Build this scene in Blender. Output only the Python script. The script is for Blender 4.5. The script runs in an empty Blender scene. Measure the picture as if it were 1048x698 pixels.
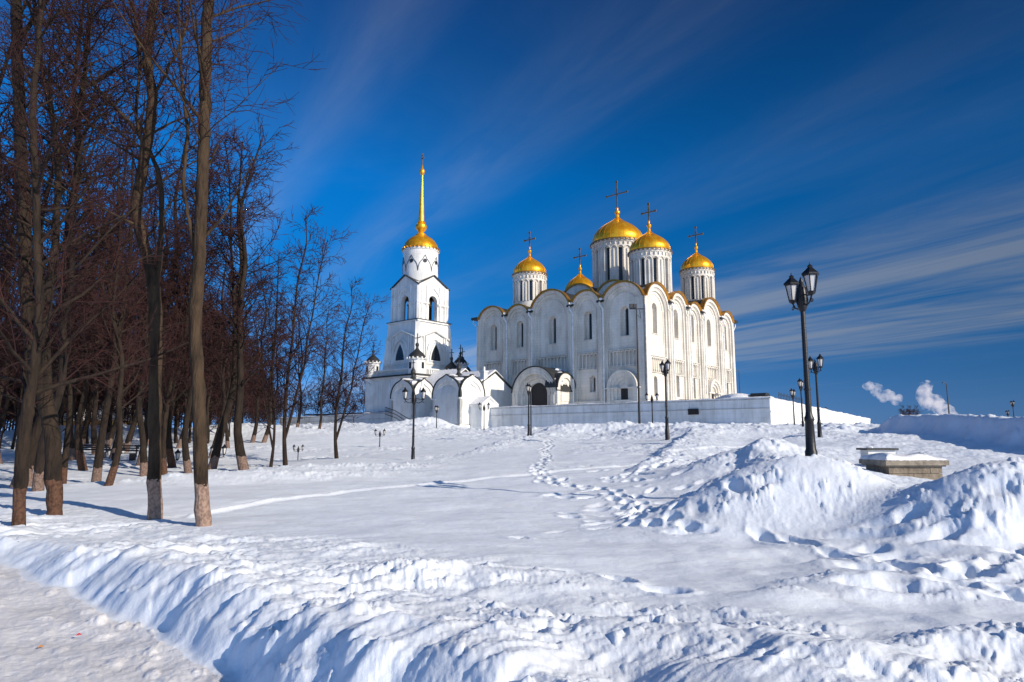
import bpy, math, random
import numpy as np
from mathutils import Vector, Matrix
R = math.radians
PI = math.pi
scene = bpy.context.scene
COL = scene.collection
rng = np.random.default_rng(7)
random.seed(7)

# ---------------------------------------------------------------- camera model
F, PITCH = 700.0, math.atan(98 / 700)
CP, SP = math.cos(PITCH), math.sin(PITCH)
def at(u, v, y):
    """world point at depth y seen at photo pixel (u, v) - used for surveying positions"""
    a = (u - 524) / F; b = (349 - v) / F
    Y = CP - b * SP; Z = SP + b * CP
    return (a * y / Y, y, Z * y / Y)
def zat(v, y): return at(524, v, y)[2]

cam = bpy.data.cameras.new('camera'); camo = bpy.data.objects.new('camera', cam); COL.objects.link(camo)
cam.sensor_width = 36; cam.lens = 36 * F / 1048; cam.clip_start = .1; cam.clip_end = 9000
camo.rotation_euler = (PI / 2 + PITCH, 0, 0); scene.camera = camo

# ---------------------------------------------------------------- materials
def nodes_of(m):
    m.use_nodes = True
    nt = m.node_tree
    return nt, nt.nodes, nt.links
def mat(name, col, rough=.6, metal=0, var=.12, scale=3.0, bump=0.0, bscale=20, spec=.5, col2=None, thr=(.35, .65), coord='Object', stretch=(1, 1, 1)):
    m = bpy.data.materials.new(name); nt, N, L = nodes_of(m)
    b = N['Principled BSDF']
    b.inputs['Roughness'].default_value = rough; b.inputs['Metallic'].default_value = metal
    b.inputs['Specular IOR Level'].default_value = spec
    tc = N.new('ShaderNodeTexCoord'); mp = N.new('ShaderNodeMapping'); mp.inputs['Scale'].default_value = stretch
    L.new(tc.outputs[coord], mp.inputs['Vector'])
    n = N.new('ShaderNodeTexNoise'); n.inputs['Scale'].default_value = scale; n.inputs['Detail'].default_value = 6; n.inputs['Roughness'].default_value = .65
    L.new(mp.outputs[0], n.inputs['Vector'])
    r = N.new('ShaderNodeValToRGB'); L.new(n.outputs['Fac'], r.inputs['Fac'])
    c2 = col2 or tuple(max(0, c * (1 - var * 2.5)) for c in col)
    r.color_ramp.elements[0].position = thr[0]; r.color_ramp.elements[0].color = (*c2, 1)
    r.color_ramp.elements[1].position = thr[1]; r.color_ramp.elements[1].color = (*col, 1)
    L.new(r.outputs['Color'], b.inputs['Base Color'])
    if bump:
        n2 = N.new('ShaderNodeTexNoise'); n2.inputs['Scale'].default_value = bscale; n2.inputs['Detail'].default_value = 5
        L.new(mp.outputs[0], n2.inputs['Vector'])
        bp = N.new('ShaderNodeBump'); bp.inputs['Strength'].default_value = bump; bp.inputs['Distance'].default_value = .05
        L.new(n2.outputs['Fac'], bp.inputs['Height']); L.new(bp.outputs[0], b.inputs['Normal'])
    return m

def snow_mat(name, col, col2, bumps=.5):
    m = bpy.data.materials.new(name); nt, N, L = nodes_of(m)
    b = N['Principled BSDF']; b.inputs['Roughness'].default_value = .62; b.inputs['Specular IOR Level'].default_value = .35
    b.inputs['Sheen Weight'].default_value = .05
    tc = N.new('ShaderNodeTexCoord')
    n = N.new('ShaderNodeTexNoise'); n.inputs['Scale'].default_value = 1.4; n.inputs['Detail'].default_value = 8
    L.new(tc.outputs['Object'], n.inputs['Vector'])
    r = N.new('ShaderNodeValToRGB'); L.new(n.outputs['Fac'], r.inputs['Fac'])
    r.color_ramp.elements[0].position = .36; r.color_ramp.elements[0].color = (*col2, 1)
    r.color_ramp.elements[1].position = .56; r.color_ramp.elements[1].color = (*col, 1)
    # tiny bits of bark and twig litter
    vo = N.new('ShaderNodeTexVoronoi'); vo.inputs['Scale'].default_value = 2.3; L.new(tc.outputs['Object'], vo.inputs['Vector'])
    lt = N.new('ShaderNodeMath'); lt.operation = 'LESS_THAN'; lt.inputs[1].default_value = .022; L.new(vo.outputs['Distance'], lt.inputs[0])
    mx = N.new('ShaderNodeMix'); mx.data_type = 'RGBA'; L.new(lt.outputs[0], mx.inputs[0]); L.new(r.outputs[0], mx.inputs[6]); mx.inputs[7].default_value = (.12, .08, .05, 1)
    L.new(mx.outputs[2], b.inputs['Base Color'])
    n1 = N.new('ShaderNodeTexNoise'); n1.inputs['Scale'].default_value = 9; n1.inputs['Detail'].default_value = 8; n1.inputs['Roughness'].default_value = .6
    L.new(tc.outputs['Object'], n1.inputs['Vector'])
    n2 = N.new('ShaderNodeTexNoise'); n2.inputs['Scale'].default_value = 90; n2.inputs['Detail'].default_value = 3
    L.new(tc.outputs['Object'], n2.inputs['Vector'])
    a = N.new('ShaderNodeMath'); a.operation = 'MULTIPLY_ADD'; a.inputs[1].default_value = .12; L.new(n2.outputs['Fac'], a.inputs[0]); L.new(n1.outputs['Fac'], a.inputs[2])
    bp = N.new('ShaderNodeBump'); bp.inputs['Strength'].default_value = bumps; bp.inputs['Distance'].default_value = .06
    L.new(a.outputs[0], bp.inputs['Height']); L.new(bp.outputs[0], b.inputs['Normal'])
    return m

M = {}
M['snow'] = snow_mat('snow', (.80, .85, .92), (.74, .78, .84), .28)
M['path'] = snow_mat('path snow', (.80, .79, .80), (.66, .65, .66), .5)
M['cap'] = mat('snow cap', (.9, .9, .92), .6, bump=.4, bscale=3)
M['white'] = mat('lime washed stone', (.82, .77, .69), .85, var=.05, scale=.9, bump=.3, bscale=6, col2=(.70, .66, .59), stretch=(1, 1, .35))
M['white2'] = mat('fresh white render', (.86, .86, .84), .8, var=.05, scale=1.0, bump=.15, bscale=8, col2=(.76, .76, .75), stretch=(1, 1, .4))
M['gold'] = mat('gilded copper', (1.0, .51, .025), .34, .66, scale=1.3, bump=.15, bscale=4, col2=(.86, .34, .010), thr=(.40, .58))
M['goldtrim'] = mat('gilded roof edge', (.62, .30, .05), .42, .8, scale=2.5, col2=(.40, .18, .03))
M['cross'] = mat('dark gilded cross', (.26, .16, .06), .5, .6, scale=3)
M['roof'] = mat('dark painted sheet roof', (.028, .030, .030), .55, scale=2)
M['glass'] = mat('dark window glass', (.022, .025, .035), .25, scale=2)
M['door'] = mat('dark timber door', (.022, .018, .018), .6, scale=3)
M['wallw'] = mat('grey white retaining wall', (.90, .90, .89), .85, scale=.7, bump=.3, bscale=5, col2=(.80, .80, .79), stretch=(1, 1, .5))
M['wallc'] = mat('wall coping', (.70, .70, .68), .8, scale=1.5, col2=(.5, .5, .49))
M['iron'] = mat('black painted iron', (.014, .014, .017), .42, .2, scale=6, bump=.1)
M['lampglass'] = mat('frosted lantern glass', (.62, .60, .58), .3, scale=5, col2=(.5, .5, .5))
M['pipe'] = mat('white drainpipe', (.88, .87, .85), .5, scale=2)
M['stone'] = mat('yellow grey limestone', (.30, .245, .18), .9, scale=2.6, bump=.8, bscale=9, col2=(.15, .12, .09))
M['stonecap'] = mat('coping limestone', (.34, .29, .22), .9, scale=3, bump=.6, bscale=9, col2=(.18, .15, .12))
M['twig'] = mat('purple brown twigs', (.060, .026, .024), .85, scale=.4, col2=(.026, .014, .015), spec=.1)
M['brown'] = mat('weathered red wood', (.17, .055, .03), .7, scale=3)
M['bench'] = mat('dark bench wood', (.03, .025, .022), .7, scale=3)
M['yellow'] = mat('ochre house wall', (.55, .36, .12), .85, scale=1)
M['bell'] = mat('old bronze', (.10, .085, .05), .45, .7, scale=4)
M['red'] = mat('red scrap', (.6, .03, .04), .6, scale=30)
M['orange'] = mat('orange peel', (.6, .25, .05), .6, scale=30)
M['concrete'] = mat('lamp pole grey', (.05, .05, .055), .6, scale=4)

def joints(m, bw, bh, amt, dark=.72, sc_noise=.35):
    """faint block joints, rain stains and patches of newer limewash on a wall material"""
    nt, N, L = nodes_of(m); b = N['Principled BSDF']; src = b.inputs['Base Color'].links[0].from_socket
    tc = N.new('ShaderNodeTexCoord'); sx = N.new('ShaderNodeSeparateXYZ'); L.new(tc.outputs['Object'], sx.inputs[0])
    ad = N.new('ShaderNodeMath'); ad.operation = 'ADD'; L.new(sx.outputs['X'], ad.inputs[0]); L.new(sx.outputs['Y'], ad.inputs[1])
    cb = N.new('ShaderNodeCombineXYZ'); L.new(ad.outputs[0], cb.inputs[0]); L.new(sx.outputs['Z'], cb.inputs[1])
    br = N.new('ShaderNodeTexBrick'); br.inputs['Scale'].default_value = 1; br.inputs['Brick Width'].default_value = bw; br.inputs['Row Height'].default_value = bh
    br.inputs['Mortar Size'].default_value = .022; br.inputs['Mortar Smooth'].default_value = .4; br.inputs['Color1'].default_value = (1, 1, 1, 1); br.inputs['Color2'].default_value = (1 - amt * .5,) * 3 + (1,); br.inputs['Mortar'].default_value = (1 - amt * 1.6,) * 3 + (1,)
    L.new(cb.outputs[0], br.inputs['Vector'])
    st = N.new('ShaderNodeMapping'); st.inputs['Scale'].default_value = (1.6, 1.6, .12); L.new(tc.outputs['Object'], st.inputs['Vector'])
    n = N.new('ShaderNodeTexNoise'); n.inputs['Scale'].default_value = 1.0; n.inputs['Detail'].default_value = 7; n.inputs['Roughness'].default_value = .7; L.new(st.outputs[0], n.inputs['Vector'])
    r = N.new('ShaderNodeValToRGB'); r.color_ramp.elements[0].position = .36; r.color_ramp.elements[0].color = (dark, dark * .99, dark * .96, 1); r.color_ramp.elements[1].position = .54; r.color_ramp.elements[1].color = (1, 1, 1, 1); L.new(n.outputs['Fac'], r.inputs['Fac'])
    n2 = N.new('ShaderNodeTexNoise'); n2.inputs['Scale'].default_value = sc_noise; n2.inputs['Detail'].default_value = 4; L.new(tc.outputs['Object'], n2.inputs['Vector'])
    r2 = N.new('ShaderNodeValToRGB'); r2.color_ramp.elements[0].position = .42; r2.color_ramp.elements[0].color = (.88, .875, .86, 1); r2.color_ramp.elements[1].position = .56; r2.color_ramp.elements[1].color = (1, 1, 1, 1); L.new(n2.outputs['Fac'], r2.inputs['Fac'])
    cur = src
    for o_ in (br.outputs['Color'], r.outputs[0], r2.outputs[0]):
        mx = N.new('ShaderNodeMix'); mx.data_type = 'RGBA'; mx.blend_type = 'MULTIPLY'; mx.inputs[0].default_value = 1; L.new(cur, mx.inputs[6]); L.new(o_, mx.inputs[7]); cur = mx.outputs[2]
    L.new(cur, b.inputs['Base Color'])
joints(M['white'], .9, .42, .10, .87); joints(M['white2'], 1.0, .45, .03, .92); joints(M['wallw'], 1.1, .5, .08, .84)
joints(M['wallc'], 1.2, 3, .08, .85)
def bark(name, c1, c2, paint, h, moss=False):
    """bark with a lime-washed foot: paint up to height h above the tree's base"""
    m = mat(name, c1, .9, scale=5.0, bump=1.0, bscale=16, col2=c2, stretch=(1, 1, .25), spec=.2, thr=(.36, .62))
    nt, N, L = nodes_of(m); b = N['Principled BSDF']
    src = b.inputs['Base Color'].links[0].from_socket
    tc = N.new('ShaderNodeTexCoord'); sx = N.new('ShaderNodeSeparateXYZ'); L.new(tc.outputs['Object'], sx.inputs[0])
    n = N.new('ShaderNodeTexNoise'); n.inputs['Scale'].default_value = 4; n.inputs['Detail'].default_value = 6; L.new(tc.outputs['Object'], n.inputs['Vector'])
    ad = N.new('ShaderNodeMath'); ad.operation = 'MULTIPLY_ADD'; ad.inputs[1].default_value = .55; L.new(n.outputs['Fac'], ad.inputs[0]); L.new(sx.outputs['Z'], ad.inputs[2])
    lt = N.new('ShaderNodeMath'); lt.operation = 'LESS_THAN'; lt.inputs[1].default_value = h + .22; L.new(ad.outputs[0], lt.inputs[0])
    n3 = N.new('ShaderNodeTexNoise'); n3.inputs['Scale'].default_value = 14; n3.inputs['Detail'].default_value = 6; L.new(tc.outputs['Object'], n3.inputs['Vector'])
    r = N.new('ShaderNodeValToRGB'); r.color_ramp.elements[0].position = .38; r.color_ramp.elements[0].color = (*[c * .55 for c in paint], 1)
    r.color_ramp.elements[1].position = .58; r.color_ramp.elements[1].color = (*paint, 1); L.new(n3.outputs['Fac'], r.inputs['Fac'])
    mx = N.new('ShaderNodeMix'); mx.data_type = 'RGBA'; L.new(lt.outputs[0], mx.inputs[0]); L.new(src, mx.inputs[6]); L.new(r.outputs[0], mx.inputs[7])
    L.new(mx.outputs[2], b.inputs['Base Color'])
    return m
M['bark'] = bark('bark with lime wash', (.068, .045, .027), (.024, .016, .011), (.33, .225, .175), 1.0)
M['bark_shade'] = bark('bark with shade toned lime wash', (.038, .026, .018), (.015, .011, .009), (.11, .058, .038), .95)  # lime wash darkened in its colour, for feet standing in shade
M['bark_woodshade'] = bark('shade toned bark with lime wash', (.034, .024, .018), (.015, .011, .009), (.22, .15, .12), .8)  # bark colour darkened to stand for the shade inside the woods
M['bark_plain'] = bark('plain bark', (.040, .026, .020), (.018, .013, .011), (.06, .04, .03), -9)

# ---------------------------------------------------------------- object helpers
def tag(o, label=None, cat=None, group=None, kind=None):
    if label: o['label'] = label
    if cat: o['category'] = cat
    if group: o['group'] = group
    if kind: o['kind'] = kind
    return o
def empty(name, loc=(0, 0, 0), rz=0, label=None, cat=None, group=None):
    o = bpy.data.objects.new(name, None); COL.objects.link(o); o.location = loc; o.rotation_euler = (0, 0, rz)
    o.empty_display_size = .2
    return tag(o, label, cat, group)
def link_mesh(name, me, m, parent=None, smooth=False):
    me.materials.clear(); me.materials.append(m)
    if smooth:
        me.polygons.foreach_set('use_smooth', [True] * len(me.polygons)); me.update()
    o = bpy.data.objects.new(name, me); COL.objects.link(o)
    if parent: o.parent = parent
    return o
def copy_tree(o, parent=None):
    c = o.copy(); COL.objects.link(c)
    if parent is not None: c.parent = parent
    for ch in list(o.children): copy_tree(ch, c)
    return c

class MB:
    def __init__(s): s.v = []; s.f = []
    def add(s, vs, fs, mtx=None):
        n = len(s.v)
        if mtx is not None: vs = [tuple(mtx @ Vector(p)) for p in vs]
        s.v += [tuple(p) for p in vs]; s.f += [tuple(i + n for i in f) for f in fs]
    def box(s, x0, x1, y0, y1, z0, z1, mtx=None):
        vs = [(x0, y0, z0), (x1, y0, z0), (x1, y1, z0), (x0, y1, z0), (x0, y0, z1), (x1, y0, z1), (x1, y1, z1), (x0, y1, z1)]
        s.add(vs, [(0, 3, 2, 1), (4, 5, 6, 7), (0, 1, 5, 4), (1, 2, 6, 5), (2, 3, 7, 6), (3, 0, 4, 7)], mtx)
    def lathe(s, prof, n=24, cx=0, cy=0, mtx=None, ph=0, cap=True, a0=0, a1=2 * PI):
        full = abs(a1 - a0 - 2 * PI) < 1e-6
        k = n if full else n + 1
        vs = []
        for r, z in prof:
            for i in range(k):
                a = a0 + (a1 - a0) * i / n + ph
                vs.append((cx + r * math.cos(a), cy + r * math.sin(a), z))
        fs = []
        for j in range(len(prof) - 1):
            for i in range(n):
                i2 = (i + 1) % k
                fs.append((j * k + i, j * k + i2, (j + 1) * k + i2, (j + 1) * k + i))
        if cap and full:
            fs.append(tuple(range(k - 1, -1, -1))); b = (len(prof) - 1) * k; fs.append(tuple(range(b, b + k)))
        s.add(vs, fs, mtx)
    def tube(s, pts, r, n=8, mtx=None, cap=True):
        pts = [Vector(p) for p in pts]
        rs = r if hasattr(r, '__len__') else [r] * len(pts)
        vs = []; up = None
        for i, p in enumerate(pts):
            d = (pts[min(i + 1, len(pts) - 1)] - pts[max(i - 1, 0)]).normalized()
            if up is None:
                up = Vector((0, 0, 1)) if abs(d.z) < .9 else Vector((1, 0, 0))
            a = (up - d * up.dot(d)).normalized(); up = a; b = d.cross(a)
            for k in range(n):
                t = 2 * PI * k / n
                vs.append(p + (a * math.cos(t) + b * math.sin(t)) * rs[i])
        fs = []
        for j in range(len(pts) - 1):
            for k in range(n):
                k2 = (k + 1) % n; fs.append((j * n + k, j * n + k2, (j + 1) * n + k2, (j + 1) * n + k))
        if cap:
            fs.append(tuple(range(n - 1, -1, -1))); b = (len(pts) - 1) * n; fs.append(tuple(range(b, b + n)))
        s.add(vs, fs, mtx)
    def prism(s, poly, y0, y1, mtx=None):
        """poly in (x, z), extruded along y"""
        n = len(poly)
        vs = [(x, y0, z) for x, z in poly] + [(x, y1, z) for x, z in poly]
        fs = [tuple(range(n)), tuple(range(2 * n - 1, n - 1, -1))]
        for i in range(n):
            j = (i + 1) % n; fs.append((i, i + n, j + n, j))
        s.add(vs, fs, mtx)
    def build(s, name, m, parent=None, smooth=False, loc=None):
        me = bpy.data.meshes.new(name); me.from_pydata(s.v, [], s.f); me.update()
        import bmesh
        if len(s.f) < 60000:
            bm = bmesh.new(); bm.from_mesh(me); bmesh.ops.recalc_face_normals(bm, faces=bm.faces); bm.to_mesh(me); bm.free()
        o = link_mesh(name, me, m, parent, False)
        if smooth:
            import bmesh as _b
            vals = [True] * len(me.polygons); me.polygons.foreach_set('use_smooth', vals)
            bm = _b.new(); bm.from_mesh(me)
            for e in bm.edges:
                if len(e.link_faces) == 2 and e.calc_face_angle(0) > .6: e.smooth = False
            bm.to_mesh(me); bm.free()
        if loc: o.location = loc
        return o

def plate(mb, outer, holes, n0, n1, face):
    """flat wall with holes: polygons in (s, z); n0..n1 outwards; face maps (s, n, z) -> local"""
    cu = bpy.data.curves.new('tmp', 'CURVE'); cu.dimensions = '2D'; cu.fill_mode = 'BOTH'
    for poly in [outer] + holes:
        sp = cu.splines.new('POLY'); sp.points.add(len(poly) - 1)
        for i, (a, b) in enumerate(poly): sp.points[i].co = (a, b, 0, 1)
        sp.use_cyclic_u = True
    cu.extrude = (n1 - n0) / 2
    ob = bpy.data.objects.new('tmp', cu); COL.objects.link(ob)
    me = ob.to_mesh()
    mid = (n0 + n1) / 2
    vs = [tuple(face(v.co.x, v.co.z + mid, v.co.y)) for v in me.vertices]
    fs = [tuple(p.vertices) for p in me.polygons]
    mb.add(vs, fs)
    ob.to_mesh_clear(); bpy.data.objects.remove(ob); bpy.data.curves.remove(cu)

def arc_pts(cx, cz, r, a0, a1, n): return [(cx + r * math.cos(a0 + (a1 - a0) * i / n), cz + r * math.sin(a0 + (a1 - a0) * i / n)) for i in range(n + 1)]
def arched(s0, s1, z0, ztop, n=14, keel=0):
    r = (s1 - s0) / 2; c = (s0 + s1) / 2; cz = ztop - r - keel
    p = arc_pts(c, cz, r, 0, PI, n)
    if keel:
        p = [(x, z + keel * max(0, 1 - abs(x - c) / (r * .5)) ** 1.4 + keel * .0) for x, z in p]
    return [(s0, z0), (s1, z0)] + p

# ---------------------------------------------------------------- sky, sun
SUN_EL = R(24); SUN = Vector((.805 * math.cos(SUN_EL), -.593 * math.cos(SUN_EL), math.sin(SUN_EL)))
w = bpy.data.worlds.new('World'); scene.world = w; w.use_nodes = True
nt = w.node_tree; N = nt.nodes; L = nt.links
bg = N['Background']
sky = N.new('ShaderNodeTexSky'); sky.sky_type = 'NISHITA'; sky.sun_disc = False
sky.sun_elevation = SUN_EL; sky.sun_rotation = math.atan2(.805, -.593); sky.ozone_density = 1.6; sky.dust_density = .1; sky.air_density = 1.0; sky.altitude = 200
hs = N.new('ShaderNodeHueSaturation'); hs.inputs['Saturation'].default_value = 1.5; hs.inputs['Value'].default_value = 1.0
L.new(sky.outputs[0], hs.inputs['Color'])
tint = N.new('ShaderNodeMix'); tint.data_type = 'RGBA'; tint.blend_type = 'MULTIPLY'; tint.inputs[0].default_value = 1
L.new(hs.outputs[0], tint.inputs[6]); tint.inputs[7].default_value = (.60, .80, 1.0, 1)
tc = N.new('ShaderNodeTexCoord'); sx = N.new('ShaderNodeSeparateXYZ'); L.new(tc.outputs['Generated'], sx.inputs[0])
def mth(op, a, b=None, c=None):
    n = N.new('ShaderNodeMath'); n.operation = op
    for i, x in enumerate((a, b, c)):
        if x is None: continue
        if isinstance(x, (int, float)): n.inputs[i].default_value = x
        else: L.new(x, n.inputs[i])
    return n.outputs[0]
zz = mth('MAXIMUM', sx.outputs['Z'], .02)
ca, sa = math.cos(R(-29.6)), math.sin(R(-29.6))
along = mth('DIVIDE', mth('ADD', mth('MULTIPLY', sx.outputs['X'], sa), mth('MULTIPLY', sx.outputs['Y'], ca)), zz)
perp = mth('DIVIDE', mth('SUBTRACT', mth('MULTIPLY', sx.outputs['X'], ca), mth('MULTIPLY', sx.outputs['Y'], sa)), zz)
def cirrus(sa_, sp_, off, lo, hi, detail=6, dist=.35, rgh=.6):
    cb = N.new('ShaderNodeCombineXYZ'); L.new(mth('MULTIPLY', along, sa_), cb.inputs[0]); L.new(mth('MULTIPLY', perp, sp_), cb.inputs[1]); cb.inputs[2].default_value = off
    n = N.new('ShaderNodeTexNoise'); n.inputs['Scale'].default_value = 1; n.inputs['Detail'].default_value = detail; n.inputs['Distortion'].default_value = dist; n.inputs['Roughness'].default_value = rgh
    L.new(cb.outputs[0], n.inputs['Vector'])
    mr = N.new('ShaderNodeMapRange'); mr.interpolation_type = 'SMOOTHSTEP'; mr.inputs[1].default_value = lo; mr.inputs[2].default_value = hi; L.new(n.outputs['Fac'], mr.inputs[0])
    return mr.outputs[0]
def smooth(x, lo, hi):
    mr = N.new('ShaderNodeMapRange'); mr.interpolation_type = 'SMOOTHSTEP'; mr.inputs[1].default_value = lo; mr.inputs[2].default_value = hi; L.new(x, mr.inputs[0]); return mr.outputs[0]
c1 = cirrus(.26, 1.25, 3.1, .33, .72, 7, .6)
c2 = cirrus(.7, 4.2, 8.7, .35, .75, 8, .5)
c3 = cirrus(.45, .9, 15.3, .50, .80, 5)
# the sheet of cirrus lies to the right (large perp); thin single streaks further left
sheet = mth('MULTIPLY', smooth(perp, 2.3, 4.0), mth('SUBTRACT', 1.0, smooth(perp, 6.0, 9.0)))
body = mth('MULTIPLY', sheet, mth('ADD', mth('MULTIPLY', c1, 1.0), mth('MULTIPLY', c2, .12)))
def band(c, wd, amp):
    d = mth('ABSOLUTE', mth('SUBTRACT', perp, c)); k = mth('SUBTRACT', 1.0, smooth(d, 0.0, wd)); return mth('MULTIPLY', k, amp)
thin = mth('MULTIPLY', mth('ADD', band(1.12, .32, .24), mth('ADD', band(1.95, .45, .08), band(.50, .18, .22))), mth('ADD', mth('MULTIPLY', c1, .5), mth('MULTIPLY', c2, .7)))
soft = mth('MULTIPLY', c3, .10)
cl = mth('MINIMUM', mth('ADD', mth('ADD', body, thin), soft), .85)
cl = mth('MULTIPLY', cl, smooth(sx.outputs['Z'], .0, .10))
mixc = N.new('ShaderNodeMix'); mixc.data_type = 'RGBA'; L.new(mth('MULTIPLY', cl, .66), mixc.inputs[0])
bwn = N.new('ShaderNodeRGBToBW'); L.new(sky.outputs[0], bwn.inputs[0])
rmp = N.new('ShaderNodeValToRGB'); L.new(mth('MULTIPLY', zz, 1.0), rmp.inputs['Fac'])
els = [(0.0, (.22, .46, .92)), (.08, (.11, .44, 1.08)), (.20, (.02, .50, 1.50)), (.36, (.005, .66, 2.25)), (.62, (.06, .44, 1.75)), (1.0, (.10, .40, 1.5))]
while len(rmp.color_ramp.elements) < len(els): rmp.color_ramp.elements.new(.5)
for e_, (p_, c_) in zip(rmp.color_ramp.elements, els): e_.position = p_; e_.color = (*[q_ / 2.5 for q_ in c_], 1)
vs_ = N.new('ShaderNodeVectorMath'); vs_.operation = 'SCALE'; L.new(rmp.outputs[0], vs_.inputs[0]); L.new(mth('MULTIPLY', bwn.outputs[0], 2.5), vs_.inputs['Scale'])
L.new(vs_.outputs[0], mixc.inputs[6]); mixc.inputs[7].default_value = (4.1, 4.6, 5.4, 1)
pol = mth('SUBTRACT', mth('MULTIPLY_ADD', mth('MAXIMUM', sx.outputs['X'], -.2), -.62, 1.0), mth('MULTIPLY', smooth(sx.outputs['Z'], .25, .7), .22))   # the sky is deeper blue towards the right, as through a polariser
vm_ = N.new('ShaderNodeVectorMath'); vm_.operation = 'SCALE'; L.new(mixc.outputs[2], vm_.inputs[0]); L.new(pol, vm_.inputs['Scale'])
# extra sky glow added behind the camera to fill the shaded faces
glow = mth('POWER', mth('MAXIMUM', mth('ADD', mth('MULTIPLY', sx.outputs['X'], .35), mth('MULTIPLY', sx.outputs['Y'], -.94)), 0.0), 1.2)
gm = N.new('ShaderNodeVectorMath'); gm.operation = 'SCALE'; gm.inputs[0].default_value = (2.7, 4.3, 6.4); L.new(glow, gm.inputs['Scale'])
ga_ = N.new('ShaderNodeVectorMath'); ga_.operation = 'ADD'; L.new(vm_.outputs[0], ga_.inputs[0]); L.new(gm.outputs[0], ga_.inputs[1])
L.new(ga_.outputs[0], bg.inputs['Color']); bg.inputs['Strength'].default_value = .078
sl = bpy.data.lights.new('sun', 'SUN'); sl.energy = 4.15; sl.angle = R(.55); sl.color = (1.0, .89, .74)
so = bpy.data.objects.new('sun', sl); COL.objects.link(so); so.rotation_euler = SUN.to_track_quat('Z', 'Y').to_euler()
scene.view_settings.view_transform = 'Standard'; scene.view_settings.look = 'None'; scene.view_settings.exposure = .28; scene.view_settings.gamma = 1

# ---------------------------------------------------------------- terrain height field
ZP = -2.2
def hsh(ix, iy, seed):
    n = (ix.astype(np.int64) * 374761393 + iy.astype(np.int64) * 668265263 + seed * 1442695041) & 0x7fffffff
    n = ((n ^ (n >> 13)) * 1274126177) & 0x7fffffff
    return ((n ^ (n >> 16)) & 0xffff) / 65535.0
GC = np.cos(np.arange(256) * 2 * PI / 256).astype(np.float32); GS = np.sin(np.arange(256) * 2 * PI / 256).astype(np.float32)
HT = np.random.default_rng(99).permutation(1024).astype(np.int32)
def vnoise(x, y, seed=0):
    ix = np.floor(x); iy = np.floor(y); fx = x - ix; fy = y - iy
    fx = fx * fx * fx * (fx * (fx * 6 - 15) + 10); fy = fy * fy * fy * (fy * (fy * 6 - 15) + 10)
    gx = (x - ix).astype(np.float32); gy = (y - iy).astype(np.float32); jx = ix.astype(np.int32); jy = iy.astype(np.int32); fx = fx.astype(np.float32); fy = fy.astype(np.float32)
    def g(ox, oy):
        a = HT[(HT[(jx + ox + seed * 37) & 1023] + jy + oy) & 1023] & 255; return GC[a] * (gx - ox) + GS[a] * (gy - oy)
    a = g(0, 0); b = g(1, 0); c = g(0, 1); d = g(1, 1)
    return ((a + (b - a) * fx) * (1 - fy) + (c + (d - c) * fx) * fy) * .85
def clods(x, y, sc, dens, seed, warp=.25):
    """broken lumps of crust: irregular domes, one per occupied cell"""
    X = x * sc + warp * vnoise(x * sc * 2.3, y * sc * 2.3, seed + 5) * 1.5; Y = y * sc + warp * vnoise(x * sc * 2.3 + 9, y * sc * 2.3, seed + 6) * 1.5
    ix = np.floor(X); iy = np.floor(Y); out = np.zeros(x.shape)
    for ox in (-1, 0, 1):
        for oy in (-1, 0, 1):
            cx = ix + ox; cy = iy + oy; pr = hsh(cx, cy, seed); m = pr < dens
            px = cx + .2 + .6 * hsh(cx, cy, seed + 1); py = cy + .2 + .6 * hsh(cx, cy, seed + 2); r = .18 + .5 * hsh(cx, cy, seed + 3) ** 2
            an = hsh(cx, cy, seed + 4) * PI; c, s = np.cos(an), np.sin(an); dx = X - px; dy = Y - py
            e = ((dx * c + dy * s) / r) ** 2 + ((-dx * s + dy * c) / (r * .65)) ** 2
            out = np.maximum(out, np.where(m, r * np.sqrt(np.clip(1 - e, 0, 1)), 0))
    return out
def mfbm(mask, x, y, *a):
    o = np.zeros(x.shape); m = mask > .004; o[m] = fbm(x[m], y[m], *a); return o
def fbm(x, y, sc, octs=4, seed=0, gain=.5, ridge=False):
    s = 0; amp = 1; x = x * sc; y = y * sc; tot = 0
    for o in range(octs):
        c, sn = math.cos(.7 * o + .3), math.sin(.7 * o + .3)
        xx, yy = x * c - y * sn, x * sn + y * c
        v = vnoise(xx + 17 * o, yy - 9 * o, seed + o)
        if ridge: v = .5 - abs(v) * 2
        s = s + v * amp; tot += amp; amp *= gain; x = x * 2.03; y = y * 2.03
    return s / tot * 1.4
CPS = []
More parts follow.
